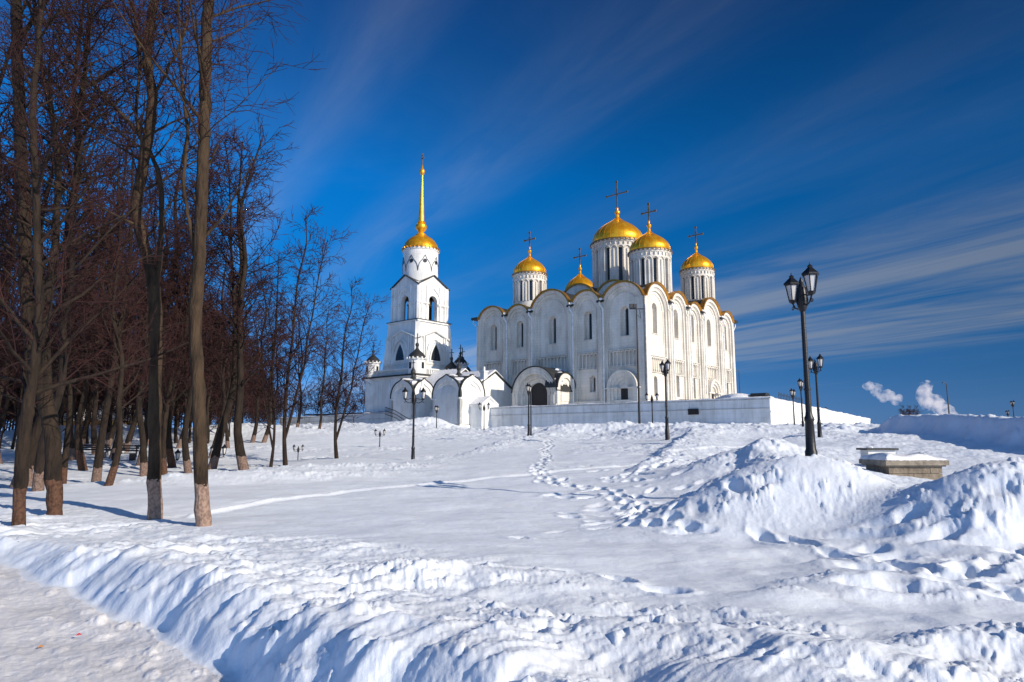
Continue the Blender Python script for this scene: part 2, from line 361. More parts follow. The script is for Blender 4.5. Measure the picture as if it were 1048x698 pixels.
for u, v, y in [(200, 540, 15.6), (60, 527, 17), (20, 545, 15.5), (158, 531, 16.8), (350, 520, 19), (524, 508, 21), (700, 512, 19.5), (850, 525, 16.5), (1000, 528, 15),
    (350, 490, 28), (524, 480, 30), (650, 474, 32), (760, 482, 25), (422, 470, 42), (345, 468, 42), (253, 481, 35), (524, 465, 41), (524, 455, 52), (600, 449, 60), (540, 442, 75),
    (500, 441, 92), (600, 440, 80), (655, 434, 72), (700, 437, 66), (780, 437, 60), (495, 443, 80), (110, 502, 22.5), (40, 508, 21), (150, 490, 32), (200, 470, 45),
    (100, 467, 50), (200, 452, 70), (300, 448, 66), (300, 474, 44), (389, 459, 58), (330, 443, 105), (440, 437, 92), (0, 482, 35), (-150, 490, 30), (-200, 530, 18),
    (-100, 460, 60), (1000, 562, 11), (900, 562, 11.5), (1048, 600, 8.8), (850, 600, 9.2), (524, 562, 11.8), (700, 560, 12), (350, 560, 11), (420, 600, 8.2),
    (1150, 560, 11), (1250, 600, 9), (700, 612, 8.2), (560, 612, 7.8), (836, 449, 38), (900, 462, 30), (1048, 462, 28), (925, 492, 22.5), (1000, 450, 38), (1100, 455, 35), (820, 470, 20)]:
    CPS.append(at(u, v, y))
for p in [(0, 4.0, -1.55), (2, 3.2, -1.55), (5, 4, -1.6), (-2, 0, -2.1), (4, 0, -1.7), (0, -3, -2.1), (8, 0, -1.7), (-20, 5, -2.1), (-40, 20, -1.9), (20, 5, -1.6), (40, 30, .0), (60, 60, 1), (30, -20, -2), (-30, -20, -2.2),
          (-90, 90, .5), (-60, 60, -.6), (-100, 160, 1.0), (0, 130, 1), (40, 120, 1), (60, 140, 1), (100, 120, 0), (0, 220, 0), (120, 60, 1), (80, 200, -3), (-100, 30, -1.5), (100, 0, 0), (-14, 9.5, -2.1), (-25, 14, -2.05), (55, 95, 1.0), (45, 85, 1)]:
    CPS.append(p)
CPS = np.array(CPS)
def kern(d): return np.sqrt(d * d + 9.0)
_d = np.hypot(CPS[:, None, 0] - CPS[None, :, 0], CPS[:, None, 1] - CPS[None, :, 1])
_n = len(CPS); A_ = np.zeros((_n + 3, _n + 3)); A_[:_n, :_n] = kern(_d) - np.eye(_n) * .6; A_[:_n, _n] = 1; A_[:_n, _n + 1:] = CPS[:, :2] / 50; A_[_n:, :_n] = A_[:_n, _n:].T
_w = np.linalg.solve(A_, np.concatenate([CPS[:, 2], np.zeros(3)]))
def base_z(x, y):
    sh = x.shape; x = x.ravel(); y = y.ravel(); out = np.zeros_like(x)
    r = np.hypot(x, y); k = np.minimum(1, 230 / np.maximum(r, 1)); xx = x * k; yy = y * k
    out = out + _w[_n] + (xx * _w[_n + 1] + yy * _w[_n + 2]) / 50
    for i in range(_n): out += _w[i] * kern(np.hypot(xx - CPS[i, 0], yy - CPS[i, 1]))
    far = np.clip((r - 200) / 1500, 0, 1)
    return (out * (1 - far) + (-8) * far).reshape(sh)
FOOT = [at(u, v, y)[:2] for u, v, y in [(-400, 510, 24), (-120, 545, 15.6), (0, 574, 12.1), (60, 596, 10.2), (130, 632, 8.2), (190, 664, 6.95), (248, 699, 5.9)]] + [(-1.3, 4.7), (.4, 3.4), (2.6, 2.2), (6, .8), (20, -6), (60, -25)]
FOOT = np.array([(p[0], p[1]) for p in FOOT])
def poly_dist(x, y, P):
    best = np.full(x.shape, 1e9); sgn = np.zeros(x.shape); tt = np.zeros(x.shape); acc = 0
    for i in range(len(P) - 1):
        ax, ay = P[i]; bx, by = P[i + 1]; dx, dy = bx - ax, by - ay; l2 = dx * dx + dy * dy
        t = np.clip(((x - ax) * dx + (y - ay) * dy) / l2, 0, 1)
        d = np.hypot(x - ax - t * dx, y - ay - t * dy); s = np.sign(dx * (y - ay) - dy * (x - ax))
        m = d < best; best = np.where(m, d, best); sgn = np.where(m, s, sgn); tt = np.where(m, acc + t * math.sqrt(l2), tt); acc += math.sqrt(l2)
    return best, sgn, tt
def sst(x, a, b):
    t = np.clip((x - a) / (b - a), 0, 1); return t * t * (3 - 2 * t)
def ell(x, y, cx, cy, rx, ry, ang):
    c, s = math.cos(ang), math.sin(ang); a = (x - cx) * c + (y - cy) * s; b = -(x - cx) * s + (y - cy) * c
    return np.sqrt((a / rx) ** 2 + (b / ry) ** 2)
def P2(u, v, y): return at(u, v, y)[:2]
MOUNDS = []   # x, y, rx, ry, ang, height, power, roughness
def mound(u, v, y, rx, ry, ang, h, rough=1.0):
    x, yy, _ = at(u, v, y); MOUNDS.append((x, yy, rx, ry, R(ang), h, rough))
mound(812, 462, 15.3, 2.5, 1.5, 14, 1.06)           # mound in front of the big lamp
mound(755, 475, 16.6, 2.0, 1.3, 30, .50)
mound(860, 470, 15.0, 1.2, 1.0, -20, .30)
mound(775, 452, 24, 2.6, 1.6, 15, .80)
mound(1060, 470, 12.6, 2.6, 1.7, 5, .66)          # right edge mound
mound(990, 480, 12.8, 1.5, 1.1, -15, .36)
mound(1150, 470, 13, 3, 2, 5, .7)
mound(930, 430, 37.5, 5.5, 3.2, -6, .10)            # ridge across the right
mound(985, 430, 36, 4.5, 3.0, -6, .05)
mound(1050, 436, 33, 4.5, 3.0, -10, .05)
mound(1120, 436, 32, 6, 2.4, -10, .1)
mound(885, 438, 38, 3.0, 3.0, 0, .12)
mound(850, 434, 47, 3.0, 2.0, 0, .22)
mound(800, 432, 50, 4.5, 2.0, 5, .4)
mound(760, 437, 46, 4.5, 1.8, 0, .5)
mound(700, 437, 54, 5, 2, 0, .9)
mound(668, 436, 60, 3, 1.8, 0, .9)
mound(725, 437, 50, 2.6, 1.6, 0, .7)
mound(620, 438, 68, 6, 2, -10, .6)
mound(560, 440, 78, 5, 2, -20, .5)
mound(520, 440, 84, 4, 2, -20, .6)
mound(442, 426, 92, 3.2, 2.2, -20, 1.2)
mound(405, 436, 92, 4, 2.4, -30, .8)
mound(330, 436, 90, 16, 4.0, -30, 1.0)
mound(270, 448, 74, 9, 3.4, -20, .9)
mound(215, 440, 78, 12, 3.5, 0, 1.0)
mound(130, 446, 72, 10, 2.5, 5, 1.2)
mound(30, 452, 70, 12, 2.5, 5, 1.0)
mound(260, 495, 27, 6.0, 1.5, 20, .42)
mound(330, 480, 32, 5.0, 1.5, 10, .35)
mound(470, 585, 8.9, 1.6, .6, 0, .14)
mound(560, 640, 5.6, 1.7, .6, 10, .08)
mound(400, 650, 5.9, 1.3, .55, -20, .06)
mound(700, 640, 5.6, .7, .4, -20, .12)
mound(760, 660, 4.9, .9, .45, -15, .08)
mound(930, 675, 4.5, 1.2, .4, -18, .10)
mound(1010, 640, 5.6, 1.2, .45, 10, .18)
mound(870, 590, 8.8, .9, .5, 20, .13)
mound(960, 600, 8.4, .9, .5, -20, .10)
mound(1020, 578, 9.6, 1.3, .8, 0, .10)
mound(800, 612, 8.0, .6, .35, 10, .12)
TRACK = [P2(u, v, y) for u, v, y in [(195, 527, 17.5), (280, 514, 20.2), (350, 504, 23), (430, 498, 24.5), (500, 492, 26.5), (600, 482, 29.5), (700, 470, 33), (790, 455, 38)]]
def footprints(pts, step, side, seed):
    r = random.Random(seed); out = []
    for i in range(len(pts) - 1):
        a = Vector(pts[i]); b = Vector(pts[i + 1]); n = max(1, int((b - a).length / step)); d = (b - a).normalized(); q = Vector((-d.y, d.x))
        for k in range(n):
            w_ = math.sin(k * .33 + seed) * side * 1.1; p = a.lerp(b, (k + r.random() * .8) / n) + q * side * (1 if k % 2 else -1) * r.uniform(.3, 1.5) + q * w_
            out.append((p.x, p.y, math.atan2(d.y, d.x) + r.uniform(-.2, .2)))
    return out
FP = []
FP += [(p, .20, .12, .15) for p in footprints([P2(562, 452, 55), P2(557, 470, 36), P2(548, 488, 27.5), P2(560, 500, 24), P2(600, 505, 22.5), P2(640, 515, 19.5), P2(660, 540, 14.5), P2(690, 548, 13.5)], .42, .16, 1)]
FP += [(p, .24, .14, .15) for p in footprints([P2(620, 500, 24), P2(680, 490, 27), P2(770, 472, 31)], .5, .14, 2)]
FP += [(p, .24, .15, .17) for p in footprints([P2(640, 520, 18.5), P2(675, 532, 16), P2(720, 528, 16.5), P2(700, 520, 18.3)], .33, .22, 8)]
FP += [(p, .40, .12, .13) for p in footprints([P2(690, 548, 13.6), P2(770, 548, 13.3), P2(860, 570, 11.2), P2(940, 590, 9.6), P2(1040, 608, 8.5), P2(1150, 640, 7)], .75, .10, 3)]
FP += [(p, .16, .10, .13) for p in footprints([P2(528, 549, 13.4), P2(541, 549, 13.4)], .3, .06, 4)]
FP += [(p, .22, .13, .14) for p in footprints([P2(640, 590, 9.4), P2(665, 604, 8.8), P2(700, 610, 8.5)], .32, .12, 5)]
FP += [(p, .22, .12, .12) for p in footprints([P2(570, 585, 9.8), P2(600, 588, 9.6)], .3, .1, 6)]
FP += [(p, .26, .14, .08) for p in footprints([P2(960, 600, 9), P2(1040, 575, 10.5), P2(1100, 560, 11)], .5, .2, 9)]
_r = random.Random(77)
for _i in range(95):     # older scattered, half filled prints
    _u = _r.uniform(560, 800); _y = _r.uniform(14, 34); _x = at(_u, 490, _y)[0]
    if _r.random() < .6: _x = at(_r.uniform(600, 720), 490, _y)[0]
    FP.append(((_x, _y, _r.uniform(0, 3.1)), _r.uniform(.14, .34), _r.uniform(.09, .16), _r.uniform(.05, .14)))
for _i in range(24):
    _y = _r.uniform(7.8, 12.5); _x = at(_r.uniform(880, 1080), 580, _y)[0]
    FP.append(((_x, _y, _r.uniform(-.7, .5)), _r.uniform(.18, .5), _r.uniform(.12, .2), _r.uniform(.06, .12)))
FP += [(p, .2, .12, .1) for p in footprints([P2(400, 474, 38), P2(418, 476, 38)], .6, .1, 10)]

BL = []   # ploughed bank lines: low on the left of the line, high on the right
def bankline(a, b, h, rise, fall, rough=1): BL.append((np.array(P2(*a)), np.array(P2(*b)), h, rise, fall, rough))
bankline((884, 440, 46), (1110, 460, 25), 1.2, 1.1, 6.0)
bankline((790, 440, 34), (728, 505, 18.0), .30, .9, 3.5)
bankline((700, 440, 48), (640, 478, 27), .42, .8, 4.0)
bankline((850, 438, 50), (790, 445, 38), .25, .9, 3.0)
bankline((1160, 520, 16), (1000, 560, 11.2), -.18, .7, 3.0)
bankline((560, 440, 74), (470, 462, 44), .35, 1.0, 6.0)
def bank_h(x, y):
    z = np.zeros(x.shape); rr_ = np.zeros(x.shape); wn_ = .5 * fbm(x, y, .45, 3, 120)
    for a, b, h, rise, fall, ro in BL:
        d = b - a; l = np.hypot(*d); d = d / l
        t = ((x - a[0]) * d[0] + (y - a[1]) * d[1]) / l; sd = -(d[0] * (y - a[1]) - d[1] * (x - a[0])) * -1
        sd = sd + wn_
        end = sst(t, -.08, .16) * (1 - sst(t, .92, 1.1))
        p = sst(sd, -.1, rise) * (1 - sst(sd, rise, rise + fall)) * end
        z = z + h * p; rr_ = np.maximum(rr_, sst(sd, -.5, .1) * (1 - sst(sd, rise * .8, rise + fall * .8)) * end * ro)
    return z, rr_
def smooth_z(x, y):
    z = base_z(x, y) + bank_h(x, y)[0]
    for cx, cy, rx, ry, a, h, ro in MOUNDS:
        e = ell(x, y, cx, cy, rx, ry, a); z = z + h * np.exp(-e * e)
    d, s, t = poly_dist(x, y, FOOT)
    sd = d * s
    wob = .22 * fbm(t, t * 0, .8, 3, 40) * 1.4
    sd2 = sd + wob
    bank = z + .13 * np.exp(-((sd2 - .9) / .7) ** 2)
    k = sst(sd2, -.06, .72) ** .8
    k = np.where(sd2 > -.06, k, 0)
    return ZP * (1 - k) + bank * k, sd2, t
def full_z(x, y):
    z, sd, t = smooth_z(x, y)
    r = np.hypot(x, y)
    path = sd < .02
    # how rough the snow is
    rough = np.full(x.shape, .10)
    dm = np.zeros(x.shape)
    for cx, cy, rx, ry, a, h, ro in MOUNDS:
        e = ell(x, y, cx, cy, rx * 1.15, ry * 1.15, a); dm = np.maximum(dm, np.exp(-e ** 4) * min(1, .35 + abs(h)) * ro)
    rough = np.maximum(rough, dm * .45)
    bankm = sst(sd, 0, .2) * (1 - sst(sd, 2.2, 5.2))
    near = 1 - sst(r, 6, 12)
    rough = np.maximum(rough, bankm * (.5 + .1 * near))
    slopem = sst(x, 1.5, 6) * sst(y, 15, 19) * (1 - sst(y, 60, 70)) * (.55 + .45 * np.clip(fbm(x, y, .16, 2, 33) * 3, -1, 1))
    rough = np.maximum(rough, slopem * .75)
    midm = sst(y, 27, 34) * (1 - sst(y, 58, 70)) * sst(-x, 1, 5) * (1 - sst(-x, 26, 34)) * sst(fbm(x, y, .12, 2, 35), -.1, .2)
    rough = np.maximum(rough, midm * .6)
    wallm = sst(y + .55 * x, 52, 80) * (1 - sst(r, 130, 160))
    rough = np.maximum(rough, wallm * .55)
    bl = bank_h(x, y)[1]
    rough = np.maximum(rough, bl * .6)
    wx = x + .25 * fbm(x, y, 1.3, 2, 101); wy = y + .25 * fbm(x, y, 1.3, 2, 102)
    rk = rough - .1; lum = fbm(wx, wy, 1.0, 4, 3, .5); mid = mfbm(rk, wx, wy, 3.0, 4, 26, .55); fine = mfbm(rk, x, y, 9.0, 3, 23, .55)
    far = sst(r, 20, 70)
    big = fbm(x, y, .32, 3, 31)
    c, s_ = math.cos(R(46)), math.sin(R(46))
    ga = (x * c + y * s_); gb = (-x * s_ + y * c)
    bend = .35 * fbm(x, y, .7, 2, 77)
    streak = mfbm(bankm, ga * .45 + bend, gb * 2.4 + ga * .3 + bend, 1.0, 4, 51, .55)
    streak2 = mfbm(bankm, ga * .9 + bend, gb * 6.5 + ga * .5 + bend * 2, 1.0, 4, 57, .6)
    patch = sst(fbm(x, y, .5, 3, 44), -.12, .16)
    clod_mask = np.clip((.25 + .4 * patch) * bankm + patch * bankm * near + dm * 1.1 + bl * 1.0 + wallm * .9 + .5 * midm * (1 - near), 0, 1) * sst(fbm(x, y, .9, 3, 48), -.20, .06)
    calm = 1 - .62 * near * sst(x, -1.6, .4)
    z = z + rough * calm * (.16 * lum + .09 * mid + .03 * fine) * (1 + far * .9) + rough * far * .55 * big
    sm_ = (.35 + 1.1 * sst(fbm(x, y, .38, 2, 52), -.15, .2)) * sst(sd, .12, .7)
    z = z + bankm * calm * sm_ * (.17 * streak + .08 * streak2) * (1 - .25 * near) + near * bankm * (.34 * fbm(wx, wy, .62, 3, 46) + calm * patch * (.12 * mid + .10 * lum))
    mk_ = clod_mask > .02; xs_, ys_ = x[mk_], y[mk_]
    cl = .085 * clods(xs_, ys_, 2.2, .5, 200, .4) + .055 * clods(xs_, ys_, 4.6, .55, 210, .4) + .022 * clods(xs_, ys_, 11, .5, 215, .3)
    z[mk_] += clod_mask[mk_] * (.25 + .75 * calm[mk_]) * (cl * 1.7 * (1 + near[mk_] * .3) + far[mk_] * .34 * clods(xs_, ys_, .9, .5, 220))
    z = z + clod_mask * .02 * mfbm(clod_mask, x, y, 14, 2, 230)
    # wind-shaped field
    fld = 1 - np.clip(bankm + dm + bl, 0, 1)
    z = z + fld * (.13 * fbm(x * .55, y, .42, 3, 61) + .014 * fbm(x, y * 1.6, 2.5, 2, 66))
    rr2 = sst(x, 1.5, 4) * (1 - sst(r, 12, 15))
    z = z + fld * rr2 * .20 * fbm(wx, wy, .55, 3, 68)
    # packed path: shallow relief, drag marks along it
    pz = ZP + .05 * fbm(x, y, .8, 3, 81) + .035 * fbm(ga * 2.2, gb * 1.0, 1.6, 5, 83, .6) + .012 * fbm(x, y, 9, 3, 85)
    dd = np.clip(-sd, 0, 1e9)
    crumb = np.zeros(x.shape); xp_, yp_ = x[path & (r < 40)], y[path & (r < 40)]; crumb[path & (r < 40)] = .10 * clods(xp_, yp_, 5, .35, 240) * np.exp(-dd[path & (r < 40)] / .7) + .04 * clods(xp_, yp_, 6, .06, 250)
    wb_ = sst(sd, .0, .28); z = (pz + crumb + .04 * np.exp(-dd / .25)) * (1 - wb_) + z * wb_
    # sled track: thin raised line
    d, _, _ = poly_dist(x, y, TRACK)
    z = z + .07 * np.exp(-(d / .10) ** 2) - .02 * np.exp(-((d - .25) / .15) ** 2)
    for (px, py, a), rx, ry, dep in FP:
        m = (np.abs(x - px) < 1) & (np.abs(y - py) < 1)
        if not m.any(): continue
        nzf = 1 + .45 * fbm(x[m], y[m], 3.5, 3, 7); e = ell(x[m], y[m], px, py, rx * 1.1, ry * 1.1, a) * nzf
        z[m] += -dep * .9 * np.exp(-e ** 3) + .2 * dep * np.exp(-((e - 1.5) / .4) ** 2)
    return z, path
def gz(x, y):
    xa = np.array([float(x)]); ya = np.array([float(y)]); return float(smooth_z(xa, ya)[0][0])

def make_ground():
    th = np.concatenate([np.linspace(R(-47), R(47), 1120), np.linspace(R(47), R(313), 110)[1:-1]])
    n = len(th)
    rr = np.concatenate([np.geomspace(1.6, 16, 380), np.geomspace(16, 130, 440)[1:], np.geomspace(130, 7000, 80)[1:]])
    m = len(rr)
    T, RR = np.meshgrid(th, rr)
    x = (RR * np.sin(T)).ravel(); y = (RR * np.cos(T)).ravel()
    z, path = full_z(x, y)
    co = np.empty((n * m + 1, 3)); co[:-1, 0] = x; co[:-1, 1] = y; co[:-1, 2] = z; co[-1] = (0, 0, ZP)
    i = np.arange(m - 1)[:, None]; j = np.arange(n)[None, :]; j2 = (j + 1) % n
    q = np.stack([i * n + j + 0 * j, i * n + j2, (i + 1) * n + j2, (i + 1) * n + j], -1).reshape(-1, 4)[:, ::-1]
    pf = path[q].sum(1) >= 2
    inner = np.array([(n * m, a, (a + 1) % n) for a in range(n)])
    def mk(name, quads, tris, m_, label=None):
        idx = np.unique(np.concatenate([quads.ravel(), tris.ravel()])) if len(tris) else np.unique(quads)
        remap = np.zeros(len(co), np.int64); remap[idx] = np.arange(len(idx))
        me = bpy.data.meshes.new(name); me.vertices.add(len(idx)); me.vertices.foreach_set('co', co[idx].ravel())
        lv = np.concatenate([remap[quads].ravel(), remap[tris].ravel() if len(tris) else np.zeros(0, np.int64)])
        me.loops.add(len(lv)); me.loops.foreach_set('vertex_index', lv.astype(np.int32))
        tot = np.concatenate([np.full(len(quads), 4), np.full(len(tris), 3)]).astype(np.int32); st = np.concatenate([[0], np.cumsum(tot)[:-1]]).astype(np.int32)
        me.polygons.add(len(tot)); me.polygons.foreach_set('loop_start', st)
        me.polygons.foreach_set('use_smooth', np.ones(len(tot), bool)); me.update(calc_edges=True)
        o = link_mesh(name, me, m_); tag(o, label, kind='structure'); return o
    mk('ground', q[~pf], np.zeros((0, 3), np.int64), M['snow'])
    mk('path', q[pf], inner[:, ::-1], M['path'])
make_ground()

# ---------------------------------------------------------------- terrace
ROT = R(49.6)
EV = Vector((math.cos(ROT), math.sin(ROT))); NV = Vector((-math.sin(ROT), math.cos(ROT)))   # east along the lit side, north along the shaded front
ZG = 4.1
WC = Vector((27.0, 71.8))                    # outer corner of the retaining walls
CC = Vector((18.0, 91.2))                    # near corner of the cathedral
def terr_z(p):
    q = Vector(p) - WC; t = q.dot(EV); s = -(q.dot(Vector((EV.y, -EV.x))))   # s grows away from the lit wall
    k = min(1, max(0, t / 40)); g = max(0, 1 - s / 16)
    return ZG - .1 - 1.55 * k * g
def terrace():
    vs = []; fs = []; nx, ny = 60, 70
    sv = Vector((-EV.y, EV.x))
    for j in range(ny + 1):
        for i in range(nx + 1):
            t = .2 + (43.5) * i / nx if j < 24 else .2 + 60 * i / nx
            t = .25 + 41.3 * i / nx; s = .25 + 88 * j / ny
            p = WC + EV * t + sv * s
            z = terr_z(p) + .12 * (math.sin(p.x * .9) * math.sin(p.y * 1.1 + 1))* .5 + random.uniform(-.02, .03)
            if s < 1.2 or t < 1.2: z += .14 + .08 * math.sin(p.x * 1.7) * math.sin(p.y * 2.1)
            vs.append((p.x, p.y, z))
    for j in range(ny):
        for i in range(nx):
            a = j * (nx + 1) + i; fs.append((a, a + 1, a + nx + 2, a + nx + 1))
    mb = MB(); mb.v = vs; mb.f = fs
    tag(mb.build('terrace_ground', M['snow'], None, True), kind='structure')
terrace()

def wall_run(p0, p1, z0t, z1t, root, seg=3.0, name='wall', zb=-1.5, mats=('wallw', 'wallc'), ledge=1.05, snow=True):
    """retaining wall from p0 to p1, flat courses with joints, ledge, coping and snow on top; its own parts under root"""
    a = Vector(p0); b = Vector(p1); Ln = (b - a).length; d = (b - a).normalized(); ang = math.atan2(d.y, d.x)
    def mt(zt): return None
    n = max(1, round(Ln / seg)); body = MB(); cop = MB(); sn = MB(); lg = MB()
    for i in range(n):
        s0, s1 = Ln * i / n, Ln * (i + 1) / n
        zt0 = z0t + (z1t - z0t) * (s0 / Ln); zt1 = z0t + (z1t - z0t) * (s1 / Ln)
        def seg_box(mb, g0, g1, n0, n1, zlo, zhi, lo_rel=True):
            A = a + d * (s0 + g0); B = a + d * (s1 - g1); q = Vector((-d.y, d.x))
            vs = []
            for zz_ in (0, 1):
                for P, zt in ((A, zt0), (B, zt1)):
                    for nn in (n0, n1):
                        X = P + q * nn; z = (zt + zhi) if zz_ else ((zt + zlo) if lo_rel else zb)
                        vs.append((X.x, X.y, z))
            mb.add(vs, [(0, 1, 3, 2), (4, 6, 7, 5), (0, 2, 6, 4), (1, 5, 7, 3), (0, 4, 5, 1), (2, 3, 7, 6)])
        jit = random.uniform(-.012, .012)
        seg_box(body, 0, 0, -.0 + jit, .55, 0, -ledge - .06, False)
        seg_box(lg, 0.0, 0.0, -.10, .5, -ledge - .06, -ledge, True)
        seg_box(body, .015, .015, -.02 + jit, .55, -ledge + .001, -.16, True)
        seg_box(cop, .01, .01, -.08, .6, -.158, 0, True)
    # snow lying on top, lumpy
    k = max(8, int(Ln / .5)); prof = [(-.07, .002), (-.10, .08), (0, .17), (.3, .2), (.62, .14), (.66, .002)]
    vs = []; q = Vector((-d.y, d.x))
    for i in range(k + 1):
        s = Ln * i / k; zt = z0t + (z1t - z0t) * i / k; h = .75 + .5 * math.sin(s * 1.3 + math.sin(s * .7) * 2) * .6 + random.uniform(-.12, .12)
        for (nn, zz_) in prof:
            X = a + d * s + q * nn; vs.append((X.x, X.y, zt + zz_ * max(.25, h)))
    m_ = len(prof); fs = [(i * m_ + j, (i + 1) * m_ + j, (i + 1) * m_ + j + 1, i * m_ + j + 1) for i in range(k) for j in range(m_ - 1)]
    sn.add(vs, fs)
    body.build('wall_face', M[mats[0]], root); lg.build('ledge', M[mats[1]], root); cop.build('coping', M[mats[1]], root)
    if snow: sn.build('snow_cap', M['cap'], root, True)

rw = empty('retaining_wall', (0, 0, 0), 0, 'long grey white retaining wall in shade below the cathedral front', 'wall')
WL = WC + NV * 42.5
wall_run(WL, WC, 4.05, 4.05, rw)
vb = MB(); 
_vp = WC + NV * 8.6 - EV * .05
vm = Matrix.Translation((_vp.x, _vp.y, 2.75)) @ Matrix.Rotation(ROT, 4, 'Z')
vb.box(-.10, .10, -.62, .62, -.28, .32, vm); 
for k in range(5): vb.box(-.13, -.101, -.6 + k * .29, -.56 + k * .29, -.26, .30, vm)
vb.box(-.16, -.1, -.66, .66, .321, .36, vm)
vb.build('drain_opening', M['door'], rw)
lw = empty('retaining_wall', (0, 0, 0), 0, 'sunlit white wall sloping down to the right beyond the lamps', 'wall')
wall_run(WC, WC + EV * 41, 4.05, 2.55, lw, mats=('white2', 'white2'), ledge=1.4)
nw = empty('retaining_wall', (0, 0, 0), 0, 'low shaded wall left of the bell tower behind thin bare trees', 'wall')

# ---------------------------------------------------------------- church builders
W_, L_ = 31.0, 29.9
def faceW(width):   # facade seen in shade: s from far (north) end to the near corner
    return lambda s, n, z: (-n, width - s, z)
def faceS(): return lambda s, n, z: (s, -n, z)
def faceN(width): return lambda s, n, z: (s, width + n, z)
def faceE(length): return lambda s, n, z: (length + n, s, z)

def ring_arc(mb, face, cx, cz, r0, r1, n0, n1, a0=0, a1=PI, k=20):
    """flat curved band between radii r0 < r1"""
    vs = []
    for i in range(k + 1):
        a = a0 + (a1 - a0) * i / k; c, s = math.cos(a), math.sin(a)
        for rr_, nn in ((r0, n0), (r1, n0), (r1, n1), (r0, n1)): vs.append(face(cx + rr_ * c, nn, cz + rr_ * s))
    fs = []
    for i in range(k):
        for j in range(4):
            j2 = (j + 1) % 4; fs.append((i * 4 + j, i * 4 + j2, (i + 1) * 4 + j2, (i + 1) * 4 + j))
    fs += [(0, 3, 2, 1), (k * 4, k * 4 + 1, k * 4 + 2, k * 4 + 3)]
    mb.add(vs, fs)
def fbox(mb, face, s0, s1, n0, n1, z0, z1):
    vs = [face(s, n, z) for z in (z0, z1) for n in (n0, n1) for s in (s0, s1)]
    mb.add(vs, [(0, 1, 3, 2), (4, 6, 7, 5), (0, 2, 6, 4), (1, 5, 7, 3), (0, 4, 5, 1), (2, 3, 7, 6)])
def ftube(mb, face, pts, r, n=8): mb.tube([face(*p) for p in pts], r, n)

